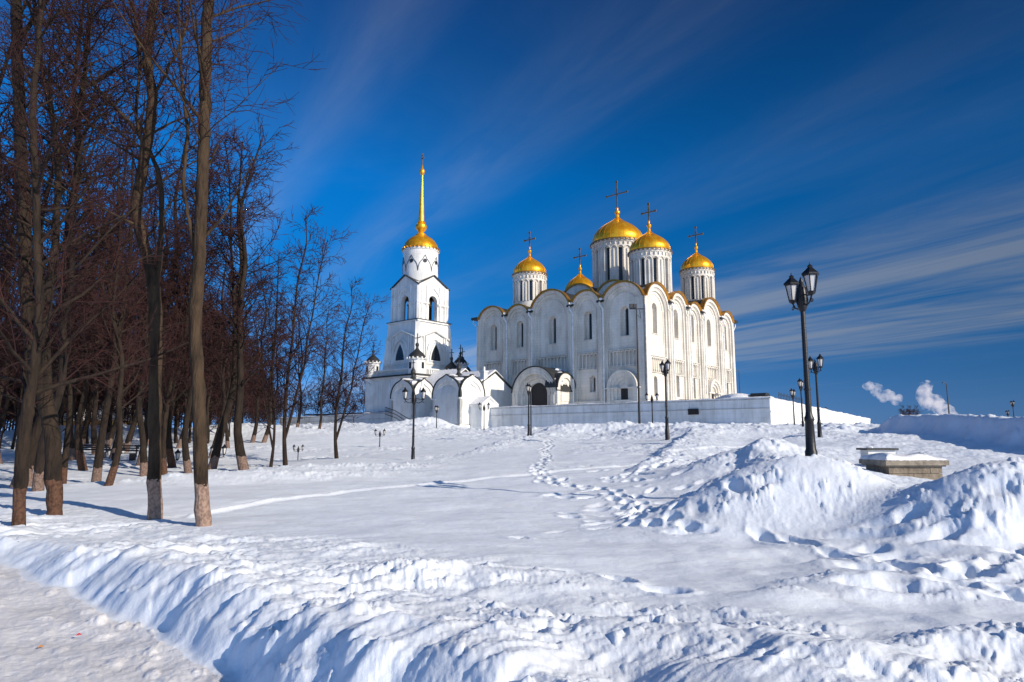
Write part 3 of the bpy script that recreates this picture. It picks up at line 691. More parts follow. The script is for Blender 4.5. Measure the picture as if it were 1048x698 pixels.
def cathedral():
    root = empty('cathedral', (CC.x, CC.y, ZG), ROT, 'large white five domed stone cathedral with gilded arched roofline on the terrace', 'cathedral')
    HV = 15.0    # valley height between the gables
    def facade(face, bays, arc_top, arc_bot, win0, win1, portals=(), low=(), light=True, detail=True, skip_low=()):
        total = bays[-1][1]
        wall = MB(); arcade = MB(); rings = MB()
        out = [(0, 0), (total, 0), (total, HV)]; b3 = []
        for s0, s1, top in reversed(bays):
            r = (s1 - s0) / 2 - .06; c = (s0 + s1) / 2; cz = top - r
            a = math.asin(max(-.95, min(.95, (HV - cz) / r)))
            out += arc_pts(c, cz, r, a, PI - a, 24)
        out += [(0, HV)]
        h1, h2, emb, slit = [], [], [], []
        for i, (s0, s1, top) in enumerate(bays):
            r = (s1 - s0) / 2 - .06; c = (s0 + s1) / 2; cz = top - r
            e0 = .62 if i == 0 else .45; e1 = .62 if i == len(bays) - 1 else .45
            h1.append(arched(s0 + e0, s1 - e1, .9, top - .48, 24)); h2.append(arched(s0 + e0 + .35, s1 - e1 - .35, .9, top - .95, 24))
            emb.append(arched(c - .68, c + .68, win0, win1, 10)); slit.append(arched(c - .25, c + .25, win0 + .2, win1 - .25, 10))
            emb.append([(s0 + .97, arc_bot), (s1 - .97, arc_bot), (s1 - .97, arc_top), (s0 + .97, arc_top)])
        for c, z0, z1 in low:
            emb.append(arched(c - .5, c + .5, z0, z1, 8)); slit.append(arched(c - .24, c + .24, z0 + .2, z1 - .25, 8))
        plate(wall, out, h1, -.28, 0, face)
        plate(wall, [(x, min(z, 99)) for x, z in shrink(out, .03)], h2, -.52, -.283, face)
        plate(wall, shrink(out, .05), emb, -1.15, -.523, face)
        plate(wall, shrink(out, .07), slit, -1.5, -1.153, face)
        for s0, s1, top in bays:
            holes = [arched(c - .5, c + .5, z0, z1, 8) for c, z0, z1 in low if s0 < c < s1 and z1 > arc_bot - .02]
            fbox(wall, face, s0 + .9, s1 - .9, -.95, -.80, arc_bot - .05, arc_top + .05)
        # slender half columns on the pilasters, plinth courses
        for i, (s0, s1, top) in enumerate(bays):
            for s in ((s0,) if i else ()) :
                ftube(wall, face, [(s, .03, .9), (s, .03, HV - 1.2)], .19, 8)
                fbox(wall, face, s - .36, s + .36, .0, .12, HV - 1.25, HV - .95)
            fbox(wall, face, s0 + .02, s0 + .5, .001, .09, .9, HV - 1.3) if i == 0 else None
        fbox(wall, face, -.12, total + .12, .002, .16, 0, .55); fbox(wall, face, -.08, total + .08, .002, .10, .552, .9)
        # raised archivolts
        for i, (s0, s1, top) in enumerate(bays):
            r = (s1 - s0) / 2 - .06; c = (s0 + s1) / 2; cz = top - r
            ring_arc(rings, face, c, cz, r - .62, r - .52, -.28, -.18, k=24)
            ring_arc(rings, face, c, cz, r - 1.45, r - 1.35, -.523, -.43, k=24)
            ftube(wall, face, [(s0 + .8 + .35, -.50, .9), (s0 + .8 + .35, -.50, cz)], .07, 6); ftube(wall, face, [(s1 - 1.15, -.50, .9), (s1 - 1.15, -.50, cz)], .07, 6)
            # sill
            fbox(wall, face, c - .78, c + .78, -.60, -.40, win0 - .10, win0 - .001)
            # blind arcade
            n = max(5, int((s1 - s0 - 1.8) / .60)); a0, a1 = s0 + .95, s1 - .95; st = (a1 - a0) / n
            for k in range(n + 1):
                x = a0 + k * st
                ftube(arcade, face, [(x, -.44, arc_bot), (x, -.44, arc_top - st / 2)], .085, 6)
                fbox(arcade, face, x - .11, x + .11, -.52, -.30, arc_bot - .22, arc_bot)
            for k in range(n):
                ring_arc(arcade, face, a0 + (k + .5) * st, arc_top - st / 2, st / 2 - .09, st / 2 + .06, -.70, -.34, k=8)
            fbox(arcade, face, a0 - .2, a1 + .2, -.523, -.26, arc_top + .10, arc_top + .20)
            fbox(arcade, face, a0 - .2, a1 + .2, -.523, -.36, arc_bot - .36, arc_bot - .26)
        wall.build('wall', M['white'], root); rings.build('archivolt', M['white'], root); arcade.build('blind_arcade', M['white'], root)
        for i, (s0, s1, top) in enumerate(bays):
            c = (s0 + s1) / 2; r = (s1 - s0) / 2 - .06; cz = top - r
            g = MB(); fbox(g, face, c - .28, c + .28, -1.42, -1.36, win0 + .12, win1 - .2)
            for q in range(1, 9): fbox(g, face, c - .27, c + .27, -1.36, -1.33, win0 + .2 + q * .42, win0 + .24 + q * .42)
            g.build('window', M['glass'], root)
            a = math.asin(max(-.95, min(.95, (HV - .02 - cz) / (r + .12))))
            t = MB(); ring_arc(t, face, c, cz, r + .012, r + .24, -.45, .30, a, PI - a, 26); t.build('gilded_arch', M['goldtrim'], root)
            rf = MB(); a2 = a3 = math.asin(max(-.95, min(.95, (HV - .1 - cz) / (r - .02))))
            if i == 0: a3 = math.acos(min(1, (c - 1.7) / (r + .1)))
            if i == len(bays) - 1: a2 = math.acos(min(1, (total - 1.7 - c) / (r + .1)))
            ring_arc(rf, face, c, cz, r - .3, r + .10, -5.6, -.452, a2, PI - a3, 22); rf.build('roof_vault', M['roof'], root)
        for c, z0, z1 in low:
            g = MB(); fbox(g, face, c - .27, c + .27, -1.42, -1.36, z0 + .1, z1 - .1); g.build('window', M['glass'], root)
        # valley gutters with snow, downpipes
        for i in range(1, len(bays)):
            s = bays[i][0]
            g = MB(); fbox(g, face, s - .55, s + .55, -3.0, .35, HV + .02, HV + .16); fbox(g, face, s - .5, s + .5, .08, .45, HV - .16, HV + .018); g.build('gutter', M['roof'], root)
            sn = MB(); lump(sn, face(s, -.9, HV + .35), (.75, .75, .38)); lump(sn, face(s + .1, .0, HV + .28), (.55, .4, .25)); lump(sn, face(s, -2.4, HV + .7), (.9, .9, .4))
            sn.build('snow_patch', M['cap'], root, True)
            dp = MB(); e = .55 if s < total / 2 else .55
            ftube(dp, face, [(s, .42, HV - .1), (s, .42, HV - .5), (s + .42, .26, HV - 1.1), (s + .42, .22, HV - 1.4), (s + .42, .22, .5)], .12, 8)
            dp.build('downpipe', M['pipe'], root)
        for c, hw, z1 in portals:
            p = MB()
            ws = (hw - .55) / 4
            for k in range(4):
                rr_ = hw - k * ws; n1 = .32 - k * .22
                ring_arc(p, face, c, z1 - hw, rr_ - ws, rr_, -.6, n1, k=16)
                ring_arc(p, face, c, z1 - hw, rr_ - .1, rr_ - .02, n1, n1 + .07, k=16)
                for sg in (-1, 1): fbox(p, face, *sorted((c + sg * (rr_ - ws + .02), c + sg * (rr_ - .001))), -.6, n1 - .01, .0, z1 - hw - .16)
            fbox(p, face, c - hw - .35, c + hw + .35, -.5, .27, z1 - hw - .16, z1 - hw + .06) if False else None
            for sg in (-1, 1): fbox(p, face, *sorted((c + sg * .58, c + sg * (hw + .35))), -.5, .38, z1 - hw - .17, z1 - hw + .02)
            # tympanum
            fbox(p, face, c - .56, c + .56, -.7, -.40, z1 - hw - .1, z1 - hw + .5)
            fbox(p, face, c - hw - .9, c - hw - .02, -.4, -.1, 0, z1 - hw - .3); fbox(p, face, c + hw + .02, c + hw + .9, -.4, -.1, 0, z1 - hw - .3)
            po = p.build('portal', M['white'], root)
            d = MB(); fbox(d, face, c - .6, c + .6, -.55, -.42, 0, z1 - hw - .12)
            fbox(d, face, c - .03, c + .03, -.42, -.39, 0, z1 - hw - .12)
            d.build('door', M['door'], po)
    W_bays = [(0, 6.0, 16.75), (6.0, 11.1, 16.35), (11.1, 18.75, 17.85), (18.75, 24.0, 16.85), (24.0, 31.0, 17.25)]
    S_bays = [(0, 7.2, 17.15), (7.2, 12.8, 16.9), (12.8, 17.7, 16.1), (17.7, 24.8, 17.7), (24.8, 29.9, 16.4)]
    facade(faceW(W_), W_bays, 7.75, 5.75, 9.75, 14.0, portals=[(3.0, 1.7, 4.1), (27.3, 2.4, 5.0)], low=[(22.0, 2.2, 4.6)])
    facade(faceS(), S_bays, 6.85, 5.05, 10.15, 14.5, portals=[(21.2, 2.2, 4.9)], low=[(10.0, 1.6, 5.0), (15.2, 1.6, 5.0), (27.4, 1.8, 4.9), (3.4, 1.4, 4.2)])
    # plain far sides
    fs_ = MB(); 
    fs_.box(1.2, L_ - 1.2, W_ - 1.5, W_, 0, HV); fs_.box(L_ - 1.5, L_, 1.6, W_ - 1.6, 0, HV); fs_.build('wall', M['white'], root)
    for cy in (7, 15.5, 24):
        ap = MB(); ap.lathe([(3.6, 0), (3.6, 11.5), (3.8, 12), (3.8, 12.4)], 24, L_ + .2, cy); o = ap.build('apse', M['white'], root, True)
        rf = MB(); rf.lathe([(4.0, 12.41), (3.2, 13.6), (1.6, 14.4), (.05, 14.7)], 24, L_ + .2, cy); rf.build('roof', M['roof'], o, True)
    # eaves: dark slab with snow over the galleries
    ro = MB(); ro.prism([(1.2, HV - .3), (L_ - 1.2, HV - .3), (L_ - 5, HV + 1.6), (5, HV + 1.6)], 1.2, W_ - 1.2); ro.build('roof', M['roof'], root)
    # corner eaves seen against the sky
    for bb in ((-.3, 1.6, W_, W_ + 1.3), (L_, L_ + 1.3, -.3, 1.6)):
        ev = MB(); ev.box(*bb, HV + .02, HV + .42); ev.build('eave', M['roof'], root)
    for pts in ([(.2, W_ + 1.2, HV), (.2, W_ + 1.2, HV - .5), (.2, W_ + .3, HV - 1.2), (.2, W_ + .3, .5)], [(L_ + 1.2, .2, HV), (L_ + 1.2, .2, HV - .5), (L_ + .3, .2, HV - 1.4), (L_ + .3, .2, .5)]):
        dp = MB(); dp.tube(pts, .10, 8); dp.build('downpipe', M['pipe'], root)
    # inner block with its own gables
    IB = 5.6
    ins = [(0, 6.2), (6.2, 13.0), (13.0, 18.9)]
    def inner(face, base0, bays_, face_len):
        w2 = MB()
        for s0, s1 in bays_:
            r = (s1 - s0) / 2 - .1; c = (s0 + s1) / 2
            plate(w2, arched(s0, s1, HV - .5, 19.2 + (r - 2.9) * .8, 20), [], -1.2, -.0, face)
            t = MB(); cz = 19.2 + (r - 2.9) * .8 - (s1 - s0) / 2
            ring_arc(t, face, c, cz, (s1 - s0) / 2 + .01, (s1 - s0) / 2 + .24, -.3, .25, .25, PI - .25, 22); t.build('gilded_arch', M['goldtrim'], root)
            rf = MB(); ring_arc(rf, face, c, cz, (s1 - s0) / 2 - .2, (s1 - s0) / 2 + .12, -8, -.31, .1, PI - .1, 20); rf.build('roof_vault', M['roof'], root)
        w2.build('inner_wall', M['white'], root)
    fW = lambda s, n, z: (IB - n, IB + 18.9 - s, z)
    fS = lambda s, n, z: (IB + s, IB + .3 - n, z)
    inner(fW, IB, ins, 18.9)
    # drums and domes
    def drum(x, y, r, zb, zt, zapex, zcross, nwin=12):
        d = MB(); step = 2 * PI / nwin
        zw0 = zb + .6; zw1 = zt - 1.75
        d.lathe([(r * .99, zb - 3), (r * .99, zw0), (r * .93, zw0)], 48, x, y)
        d.lathe([(r * .86, zw1 + .35), (r * .99, zw1 + .35), (r * .99, zt - .5), (r * 1.03, zt - .45), (r * 1.03, zt - .25), (r * 1.07, zt - .2), (r * 1.07, zt)], 48, x, y)
        hw = .14
        for k in range(nwin):
            a = k * step + .12
            # pier between two windows
            a0, a1 = a + step * .155, a + step - step * .155
            prof = [(r * .98, zw0), (r * .98, zw1 + .36)]
            vs = []; m_ = 6
            for rr_ in (r * .78, r * .98):
                for z in (zw0 - .01, zw1 + .36):
                    for i in range(m_ + 1):
                        b = a0 + (a1 - a0) * i / m_; vs.append((x + rr_ * math.cos(b), y + rr_ * math.sin(b), z))
            n1 = m_ + 1; fs = []
            for i in range(m_):
                fs += [(i, i + 1, n1 + i + 1, n1 + i), (2 * n1 + i, 3 * n1 + i, 3 * n1 + i + 1, 2 * n1 + i + 1)]
            fs += [(0, n1, 3 * n1, 2 * n1), (m_, 2 * n1 + m_, 3 * n1 + m_, n1 + m_)]
            d.add(vs, fs)
            for b in (a0 + .035, a1 - .035, (a0 + a1) / 2):
                px, py = x + r * 1.0 * math.cos(b), y + r * 1.0 * math.sin(b)
                d.lathe([(.11, zw0), (.11, zw1 + .1)], 6, px, py)
            # hood arch over the window and over the pier: two toothed arcs
            for c0 in (a, a + step / 2):
                pts = []
                for q in range(9):
                    t = PI * q / 8; b = c0 + step * .23 * math.cos(t); z = zw1 + .1 + r * step * .23 * math.sin(t)
                    pts.append((x + r * 1.015 * math.cos(b), y + r * 1.015 * math.sin(b), z))
                d.tube(pts, .085, 5)
        for k in range(nwin * 3):
            a = (k + .5) * step / 3; px, py = x + r * 1.02 * math.cos(a), y + r * 1.02 * math.sin(a)
            d.lathe([(.09, zt - .95), (.11, zt - .55)], 5, px, py)
        do = d.build('drum', M['white'], root, True)
        for k in range(nwin):
            a = k * step + .12; g = MB()
            mt = Matrix.Translation((x, y, 0)) @ Matrix.Rotation(a, 4, 'Z')
            g.box(r * .80, r * .84, -r * step * .24, r * step * .24, zw0, zw1 + .36, mt); g.build('window', M['glass'], do)
        # scalloped sheet edge
        sc = MB(); nt_ = nwin * 3
        sc.lathe([(r * 1.09, zt + .001), (r * 1.10, zt + .10)], 48, x, y)
        for k in range(nt_):
            a = k * 2 * PI / nt_; mt = Matrix.Translation((x, y, 0)) @ Matrix.Rotation(a, 4, 'Z')
            sc.box(r * 1.085, r * 1.105, -r * .055, r * .055, zt - .22, zt + .05, mt)
        # dome
        hgt = zapex - zt; R1 = r * .99
        prof = []
        S = [(1.0, 0.0), (1.02, .08), (1.015, .18), (.975, .29), (.905, .39), (.81, .49), (.69, .59), (.555, .675), (.42, .75), (.30, .815), (.20, .88), (.125, .94), (.075, 1.0)]
        for a_, b_ in S: prof.append((R1 * a_, zt + .12 + hgt * b_))
        dm = MB(); dm.lathe(prof, 48, x, y); o = dm.build('dome', M['gold'], root, True)
        # raised standing seams
        sc.build('scalloped_edge', M['cross'], o)
        sm = MB()
        for k in range(24):
            a = k * 2 * PI / 24
            sm.tube([(x + (pr + .0) * math.cos(a), y + (pr + .0) * math.sin(a), pz) for pr, pz in prof[:-1]], .022, 4)
        sm.build('seams', M['gold'], o)
        z0 = zapex + .1
        fin = MB(); sc_ = r / 3.15
        fin.lathe([(.22 * sc_, z0), (.26 * sc_, z0 + .3), (.14 * sc_, z0 + .42), (.36 * sc_, z0 + .75), (.36 * sc_, z0 + .95), (.14 * sc_, z0 + 1.2), (.12 * sc_, z0 + 1.5), (.2 * sc_, z0 + 1.6), (.08 * sc_, z0 + 1.75)], 14, x, y)
        fin.build('finial', M['gold'], o, True)
        cr = MB(); zc0 = z0 + 1.6; H = zcross - zc0
        cr.box(x - .06, x + .06, y - .08, y + .08, zc0, zcross)
        bl = H * .44; zc = zc0 + H * .54
        cr.box(x - .062, x + .062, y - bl, y + bl, zc - .08, zc + .08)
        cr.box(x - .09, x + .09, y - .17, y + .17, zcross - .02, zcross + .28)
        for sg in (-1, 1): cr.box(x - .09, x + .09, y + sg * bl - .14, y + sg * bl + .14, zc - .16, zc + .16)
        for sg in (-1, 1):
            cr.tube([(x, y + sg * .55 * bl, zc), (x, y, zc + .5 * bl)], .03, 5)
        cr.build('cross', M['cross'], o)
    g = ZG
    drum(9.5, 4.2, 3.05, 20.6 - g, 27.6 - g, 31.0 - g, 35.3 - g, 10)     # near corner
    drum(6.2, 25.0, 2.72, 21.4 - g, 26.8 - g, 30.0 - g, 34.1 - g, 10)
    drum(25.9, 4.3, 2.68, 22.0 - g, 27.9 - g, 31.1 - g, 35.5 - g, 10)
    drum(21.6, 25.4, 2.9, 21.0 - g, 26.0 - g, 30.0 - g, 34.6 - g, 10)
    drum(14.8, 13.0, 4.2, 23.0 - g, 31.7 - g, 36.4 - g, 42.6 - g)
    # west porch
    p = MB(); pw = 4.1; cy = W_ - 14.9; dep = 4.0
    fP = lambda s, n, z: (-dep - n, cy + pw - s, z)
    top = 5.9
    plate(p, arched(0, 2 * pw, 0, top, 26), [arched(1.0, 2 * pw - 1.0, -.01, top - 1.0, 24)], -.5, 0, fP)
    plate(p, arched(.1, 2 * pw - .1, 0, top - .1, 26), [arched(1.6, 2 * pw - 1.6, -.01, top - 1.65, 22)], -.9, -.503, fP)
    plate(p, arched(.12, 2 * pw - .12, 0, top - .12, 26), [arched(2.35, 2 * pw - 2.35, -.01, top - 2.2, 20)], -1.3, -.903, fP)
    for rr_ in (2.6, 2.9, 3.35, 3.75): ring_arc(p, fP, pw, top - pw, rr_ - .05, rr_ + .05, -.95 if rr_ < 2.8 else -.51 if rr_ < 3.1 else -.01, -.4 if rr_ < 2.8 else -.42 if rr_ < 3.1 else .07, k=22)
    for s in (.5, 1.3, 1.9, 2 * pw - .5, 2 * pw - 1.3, 2 * pw - 1.9): ftube(p, fP, [(s, -.0 if s < .9 or s > 2 * pw - .9 else -.5, 0), (s, -.0 if s < .9 or s > 2 * pw - .9 else -.5, top - pw)], .1, 8)
    fbox(p, fP, .02, .9, -.02, .12, 0, .5); fbox(p, fP, 2 * pw - .9, 2 * pw - .02, -.02, .12, 0, .5)
    po = p.build('porch', M['white'], root)
    fPS = lambda s, n, z: (-dep + s, cy - pw + .02 - n, z)
    sd = MB(); plate(sd, arched(.02, dep + .2, 0, 4.9, 18), [arched(.75, dep - .5, .5, 4.25, 14)], -.35, .12, fPS); sd.box(-dep + .1, -.05, cy - pw + .36, cy - pw + .5, 0, 4.1)
    plate(sd, arched(.1, dep, 0, 4.7, 16), [], -.32, -.1, fPS)
    plate(sd, arched(1.15, dep - .95, .9, 3.8, 10), [arched(1.4, dep - 1.2, 1.1, 3.5, 10)], -.1, -.02, fPS)
    sd.build('side_wall', M['white'], po); sd = MB(); sd.box(-dep + .02, -.05, cy + pw - .5, cy + pw - .02, 0, 3.2); sd.build('side_wall', M['white'], po)
    rf = MB(); fr = lambda s, n, z: (-dep - n, cy + pw - s, z)
    ring_arc(rf, fr, pw, top - pw, pw + .02, pw + .16, -dep - .3, .16, .12, PI - .12, 26)
    ring_arc(rf, fPS, dep / 2 + .1, 4.9 - dep / 2 - .1, dep / 2 + .12, dep / 2 + .26, -2.0, .3, 0, PI, 16)
    rf.build('porch_roof', M['roof'], po)
    sn = MB()
    for k, (nn, ang, sz) in enumerate([(-2.6, .85, .6), (-2.1, .62, .7), (-1.4, .50, .65), (-3.2, 1.1, .6), (-.8, .38, .5)]):
        q = fr(pw + (pw + .14) * math.cos(ang), nn, top - pw + (pw + .14) * math.sin(ang)); lump(sn, q, (sz * .9, sz * .8, .26))
    sn.build('snow_patch', M['cap'], po, True)
    dd = MB(); fbox(dd, fP, 2.2, 2 * pw - 2.2, -1.5, -1.32, 0, top - 2.1); dd.build('door', M['door'], po)
    return root
def shrink(poly, e):
    cx = sum(p[0] for p in poly) / len(poly); return [(x + (e if x < cx else -e) if abs(x - cx) > e else x, z - (e if z > 1 else 0)) for x, z in poly]
def lump(mb, c, s, n=10, m=6):
    vs = []; c = Vector(c)
    ph = random.uniform(0, 6)
    for j in range(m + 1):
        t = PI * j / m
        for i in range(n):
            a = 2 * PI * i / n; k = 1 + .18 * math.sin(3 * a + ph) + .1 * math.sin(5 * a + ph * 2 + j)
            vs.append((c.x + s[0] * k * math.sin(t) * math.cos(a), c.y + s[1] * k * math.sin(t) * math.sin(a), c.z + s[2] * math.cos(t)))
    fs = [(j * n + i, j * n + (i + 1) % n, (j + 1) * n + (i + 1) % n, (j + 1) * n + i) for j in range(m) for i in range(n)]
    mb.add(vs, fs)
cathedral()

# ---------------------------------------------------------------- small onion cupola with cross (dark)
def cupola(root, x, y, z, r, drumh, name='turret', drum_mat='white2', win=True):
    d = MB(); d.lathe([(r, z), (r, z + drumh), (r * 1.12, z + drumh + .05), (r * 1.12, z + drumh + .2)], 20, x, y)
    for k in range(14):
        a = 2 * PI * k / 14; mt = Matrix.Translation((x, y, 0)) @ Matrix.Rotation(a, 4, 'Z'); d.box(r * 1.1, r * 1.2, -r * .09, r * .09, z + drumh + .05, z + drumh + .42, mt)
    o = d.build(name, M[drum_mat], root, True)
    if win:
        for k in range(4):
            a = k * PI / 2 + PI / 4 * 0; mt = Matrix.Translation((x, y, 0)) @ Matrix.Rotation(a, 4, 'Z'); g = MB(); g.box(r * .96, r * 1.015, -r * .17, r * .17, z + drumh * .35, z + drumh * .8, mt); g.build('window', M['glass'], o)
    zz_ = z + drumh + .2
    c = MB(); c.lathe([(r * 1.08, zz_), (r * 1.0, zz_ + r * .25), (r * .72, zz_ + r * .62), (r * .38, zz_ + r * .9), (r * .17, zz_ + r * 1.15), (r * .12, zz_ + r * 1.35), (r * .22, zz_ + r * 1.55), (r * .2, zz_ + r * 1.7), (r * .07, zz_ + r * 1.85)], 20, x, y)
    c.build('cupola', M['roof'], o, True)
    k = MB(); z1 = zz_ + r * 1.8; k.box(x - .05, x + .05, y - .06, y + .06, z1, z1 + r * 1.1); k.box(x - .045, x + .045, y - r * .38, y + r * .38, z1 + r * .55, z1 + r * .55 + .11)
    k.build('cross', M['roof'], o)
    return o

# ---------------------------------------------------------------- bell tower
def bell_tower():
    near = Vector(at(425, 440, 110.5)[:2]); z0 = 1.0
    root = empty('bell_tower', (near.x, near.y, z0), ROT, 'white square bell tower with golden spire left of the cathedral', 'bell tower')
    def Z(v, y=119.1): return zat(v, y) - z0
    S = 12.6
    pod = MB(); zt = zat(383, 112) - z0      # podium top
    Sx = 11.5
    for i, (a, b) in enumerate([(0, .7), (.0, .0)][:1]): pod.box(-.25, Sx + .25, -.25, S + .25, -3, .9)
    pod.box(0, Sx, 0, S, .902, zt - .5)
    # buttress pilasters and panels on the faces
    for s in (0, S * .5, S - 1.0, S * .25, S * .75):
        pod.box(-.22, -.001, s, s + .9, .91, zt - .9); 
    for s in (0, Sx * .33, Sx * .66, Sx - 1.0): pod.box(s, s + .9, -.22, -.001, .91, zt - .9)
    pod.box(-.35, Sx + .35, -.35, S + .35, zt - .498, zt - .25)
    # outer corner column (far left)
    pod.lathe([(1.1, -3), (1.1, zt - .6), (1.35, zt - .3)], 20, .6, S - .5)
    po = pod.build('podium', M['white2'], root)
    rf = MB(); rf.box(-.6, Sx + .6, -.6, S + .8, zt - .248, zt - .02); rf.build('roof_edge', M['roof'], po)
    # balustrade
    bal = MB(); bz = zt + .0
    for i in range(34):
        s = .1 + i * (S - .2) / 33
        bal.box(.0, .22, s, s + .17, bz, bz + .85)
    for i in range(30):
        s = .1 + i * (Sx - .2) / 29; bal.box(s, s + .17, .0, .22, bz, bz + .85)
    bal.box(-.05, .27, 0, S, bz + .852, bz + 1.05); bal.box(.272, Sx, -.05, .27, bz + .852, bz + 1.05)
    bal.build('balustrade', M['white2'], po)
    cupola(root, .7, .7, zt, 1.45, 2.3); cupola(root, .6, S - .6, zt, 1.25, 2.4); cupola(root, Sx - .6, .8, zt, 1.2, 2.2); cupola(root, Sx * 1.22, 3.4, zt - .4, 1.55, 1.6)
    cx, cy = 6.0, 6.2
    def tier(za, zb, h0, h1, mb):
        """tapering square tier"""
        vs = [(cx + sx_ * h0, cy + sy * h0, za) for sx_, sy in ((-1, -1), (1, -1), (1, 1), (-1, 1))] + [(cx + sx_ * h1, cy + sy * h1, zb) for sx_, sy in ((-1, -1), (1, -1), (1, 1), (-1, 1))]
        mb.add(vs, [(3, 2, 1, 0), (4, 5, 6, 7), (0, 1, 5, 4), (1, 2, 6, 5), (2, 3, 7, 6), (3, 0, 4, 7)])
    zA, zB, zC = Z(366), Z(331), Z(293)
    hA, hB, hC = 4.35, 3.75, 3.35
    t1 = MB()
    tier(zt - .1, zB - .4, hA, hB, t1)
    # clasping corner strips
    for sx_ in (-1, 1):
        for sy in (-1, 1):
            t1.tube([(cx + sx_ * (hA - .2), cy + sy * (hA - .2), zt), (cx + sx_ * (hB - .2), cy + sy * (hB - .2), zB - .4)], [.62, .52], 4)
    t1.box(cx - hB - .25, cx + hB + .25, cy - hB - .25, cy + hB + .25, zB - .398, zB - .12)
    to = t1.build('lower_tier', M['white2'], root)
    dk = MB(); dk.box(cx - hB - .33, cx + hB + .33, cy - hB - .33, cy + hB + .33, zB - .118, zB); dk.build('cornice', M['roof'], to)
    fW = lambda h: (lambda s, n, z: (cx - h - n, cy - s, z)); fS = lambda h: (lambda s, n, z: (cx + s, cy - h - n, z))
    fE = lambda h: (lambda s, n, z: (cx + h + n, cy + s, z)); fN = lambda h: (lambda s, n, z: (cx - s, cy + h + n, z))
    def pointed(w, z0_, z1_):
        k = 8; L_ = [(-w * (1 - (i / k) ** 1.9), z0_ + (z1_ - z0_) * (i / k)) for i in range(k + 1)]
        Rr = [(w * (1 - (i / k) ** 1.9), z0_ + (z1_ - z0_) * (i / k)) for i in range(k, -1, -1)]
        return L_ + Rr[1:]
    zw0, zw1 = Z(369, 116), Z(352, 116)
    for fc in (fW, fS, fE, fN):
        h = hA - (hA - hB) * .35
        f_ = fc(h)
        fr = MB(); plate(fr, pointed(1.45, zw0 - .2, zw1 + .45), [pointed(1.12, zw0, zw1)], -.3, .22, f_)
        # pediment lines
        zp = zw1 + 1.0
        fr.tube([f_(-hA * .8, .05, zp), f_(0, .0, zp + 1.3), f_(hA * .8, .05, zp)], .17, 5)
        for sx_ in (-2.6, -2.1, 2.1, 2.6): fr.tube([f_(sx_, .12, zw0 - .5), f_(sx_, -.02, zp + .2)], .15, 6)
        ra_ = arched(-1.75, 1.75, zw0, zw1 + .9, 12, keel=.3)
        for q in range(2, len(ra_) - 1): fr.tube([f_(ra_[q][0], .1, ra_[q][1]), f_(ra_[q + 1][0], .1, ra_[q + 1][1])], .13, 5)
        fr.tube([f_(-hA * .9, .1, zw0 - .6), f_(hA * .9, .1, zw0 - .6)], .16, 5)
        w_ = fr.build('window_surround', M['white2'], to)
        g = MB(); g.prism([(a, b) for a, b in pointed(1.13, zw0, zw1)], -.02, .02)
        g.v = [tuple(f_(x, .10 + y, z)) for x, y, z in g.v]
        for q in range(4):
            zq = zw0 + .5 + q * .62; ww = 1.12 * (1 - ((zq - zw0) / (zw1 - zw0)) ** 1.9) - .04
            g2 = f_
            fbox(g, f_, -ww, ww, .121, .15, zq, zq + .05)
        g.build('window', M['glass'], w_)
    # belfry
    t2 = MB(); H = hC + .12
    zb0, zb1 = Z(327.5, 116), Z(302, 116)
    for fc in (fW, fS, fE, fN):
        f_ = fc(H)
        out = [(-H, zB + .001), (H, zB + .001), (H, zC - .4), (0, zC + 1.45), (-H, zC - .4)]
        plate(t2, out, [arched(-.98, .98, zb0, zb1, 14)], -.8, -.04, f_)
        # framed pointed hood and corner shafts
        ring = arched(-1.5, 1.5, zb1 - 1.2, zb1 + 1.5, 14, keel=.5)
        for i in range(2, len(ring) - 1): t2.tube([f_(ring[i][0], .03, ring[i][1]), f_(ring[i + 1][0], .03, ring[i + 1][1])], .15, 5)
        for s in (-H + .12, -H + .75, -1.55, 1.55, H - .75, H - .12): ftube(t2, f_, [(s, .04, zB + .1), (s, .04, zC - .5)], .20, 6)
        fbox(t2, f_, -H - .05, -1.05, .0, .22, (zb0 + zb1) / 2 + .6, (zb0 + zb1) / 2 + .85); fbox(t2, f_, 1.05, H + .05, .0, .22, (zb0 + zb1) / 2 + .6, (zb0 + zb1) / 2 + .85)
        for k in range(7):
            for sg in (-1, 1): fbox(t2, f_, sg * (1.2 + k * .3) - .06, sg * (1.2 + k * .3) + .06, .0, .17, (zb0 + zb1) / 2 + .4, (zb0 + zb1) / 2 + .6)
        fbox(t2, f_, -1.2, 1.2, -.02, .15, zb0 - .25, zb0)
    t2.box(cx - H + .8, cx + H - .8, cy - H + .8, cy + H - .8, zC - .4, zC)
    t2.box(cx - H + .8, cx + H - .8, cy - H + .8, cy + H - .8, zB + .01, zB + .1)
    bo = t2.build('belfry', M['white2'], root)
    cr_ = MB(); cr_.box(cx - 1.5, cx + 1.5, cy - 1.5, cy + 1.5, zB + .11, zC - .41); cr_.build('shade_core', M['bench'], bo)  # solid dark core, added to stand for the shade inside the belfry
    dk = MB()
    for fc in (fW, fS, fE, fN):
        f_ = fc(H)
        for sg in (-1, 1):
            vs = [f_(sg * (H + .3), .28, zC - .58), f_(0, .28, zC + 1.5), f_(0, -H, zC + 1.5), f_(sg * (H + .3), -H * .0 - .0, zC - .58)]
            vs2 = [(a, b, c - .16) for a, b, c in vs]
            dk.add(vs + vs2, [(0, 1, 2, 3), (7, 6, 5, 4), (0, 4, 5, 1), (1, 5, 6, 2), (2, 6, 7, 3), (3, 7, 4, 0)])
    dk.build('gable_roof', M['roof'], bo)
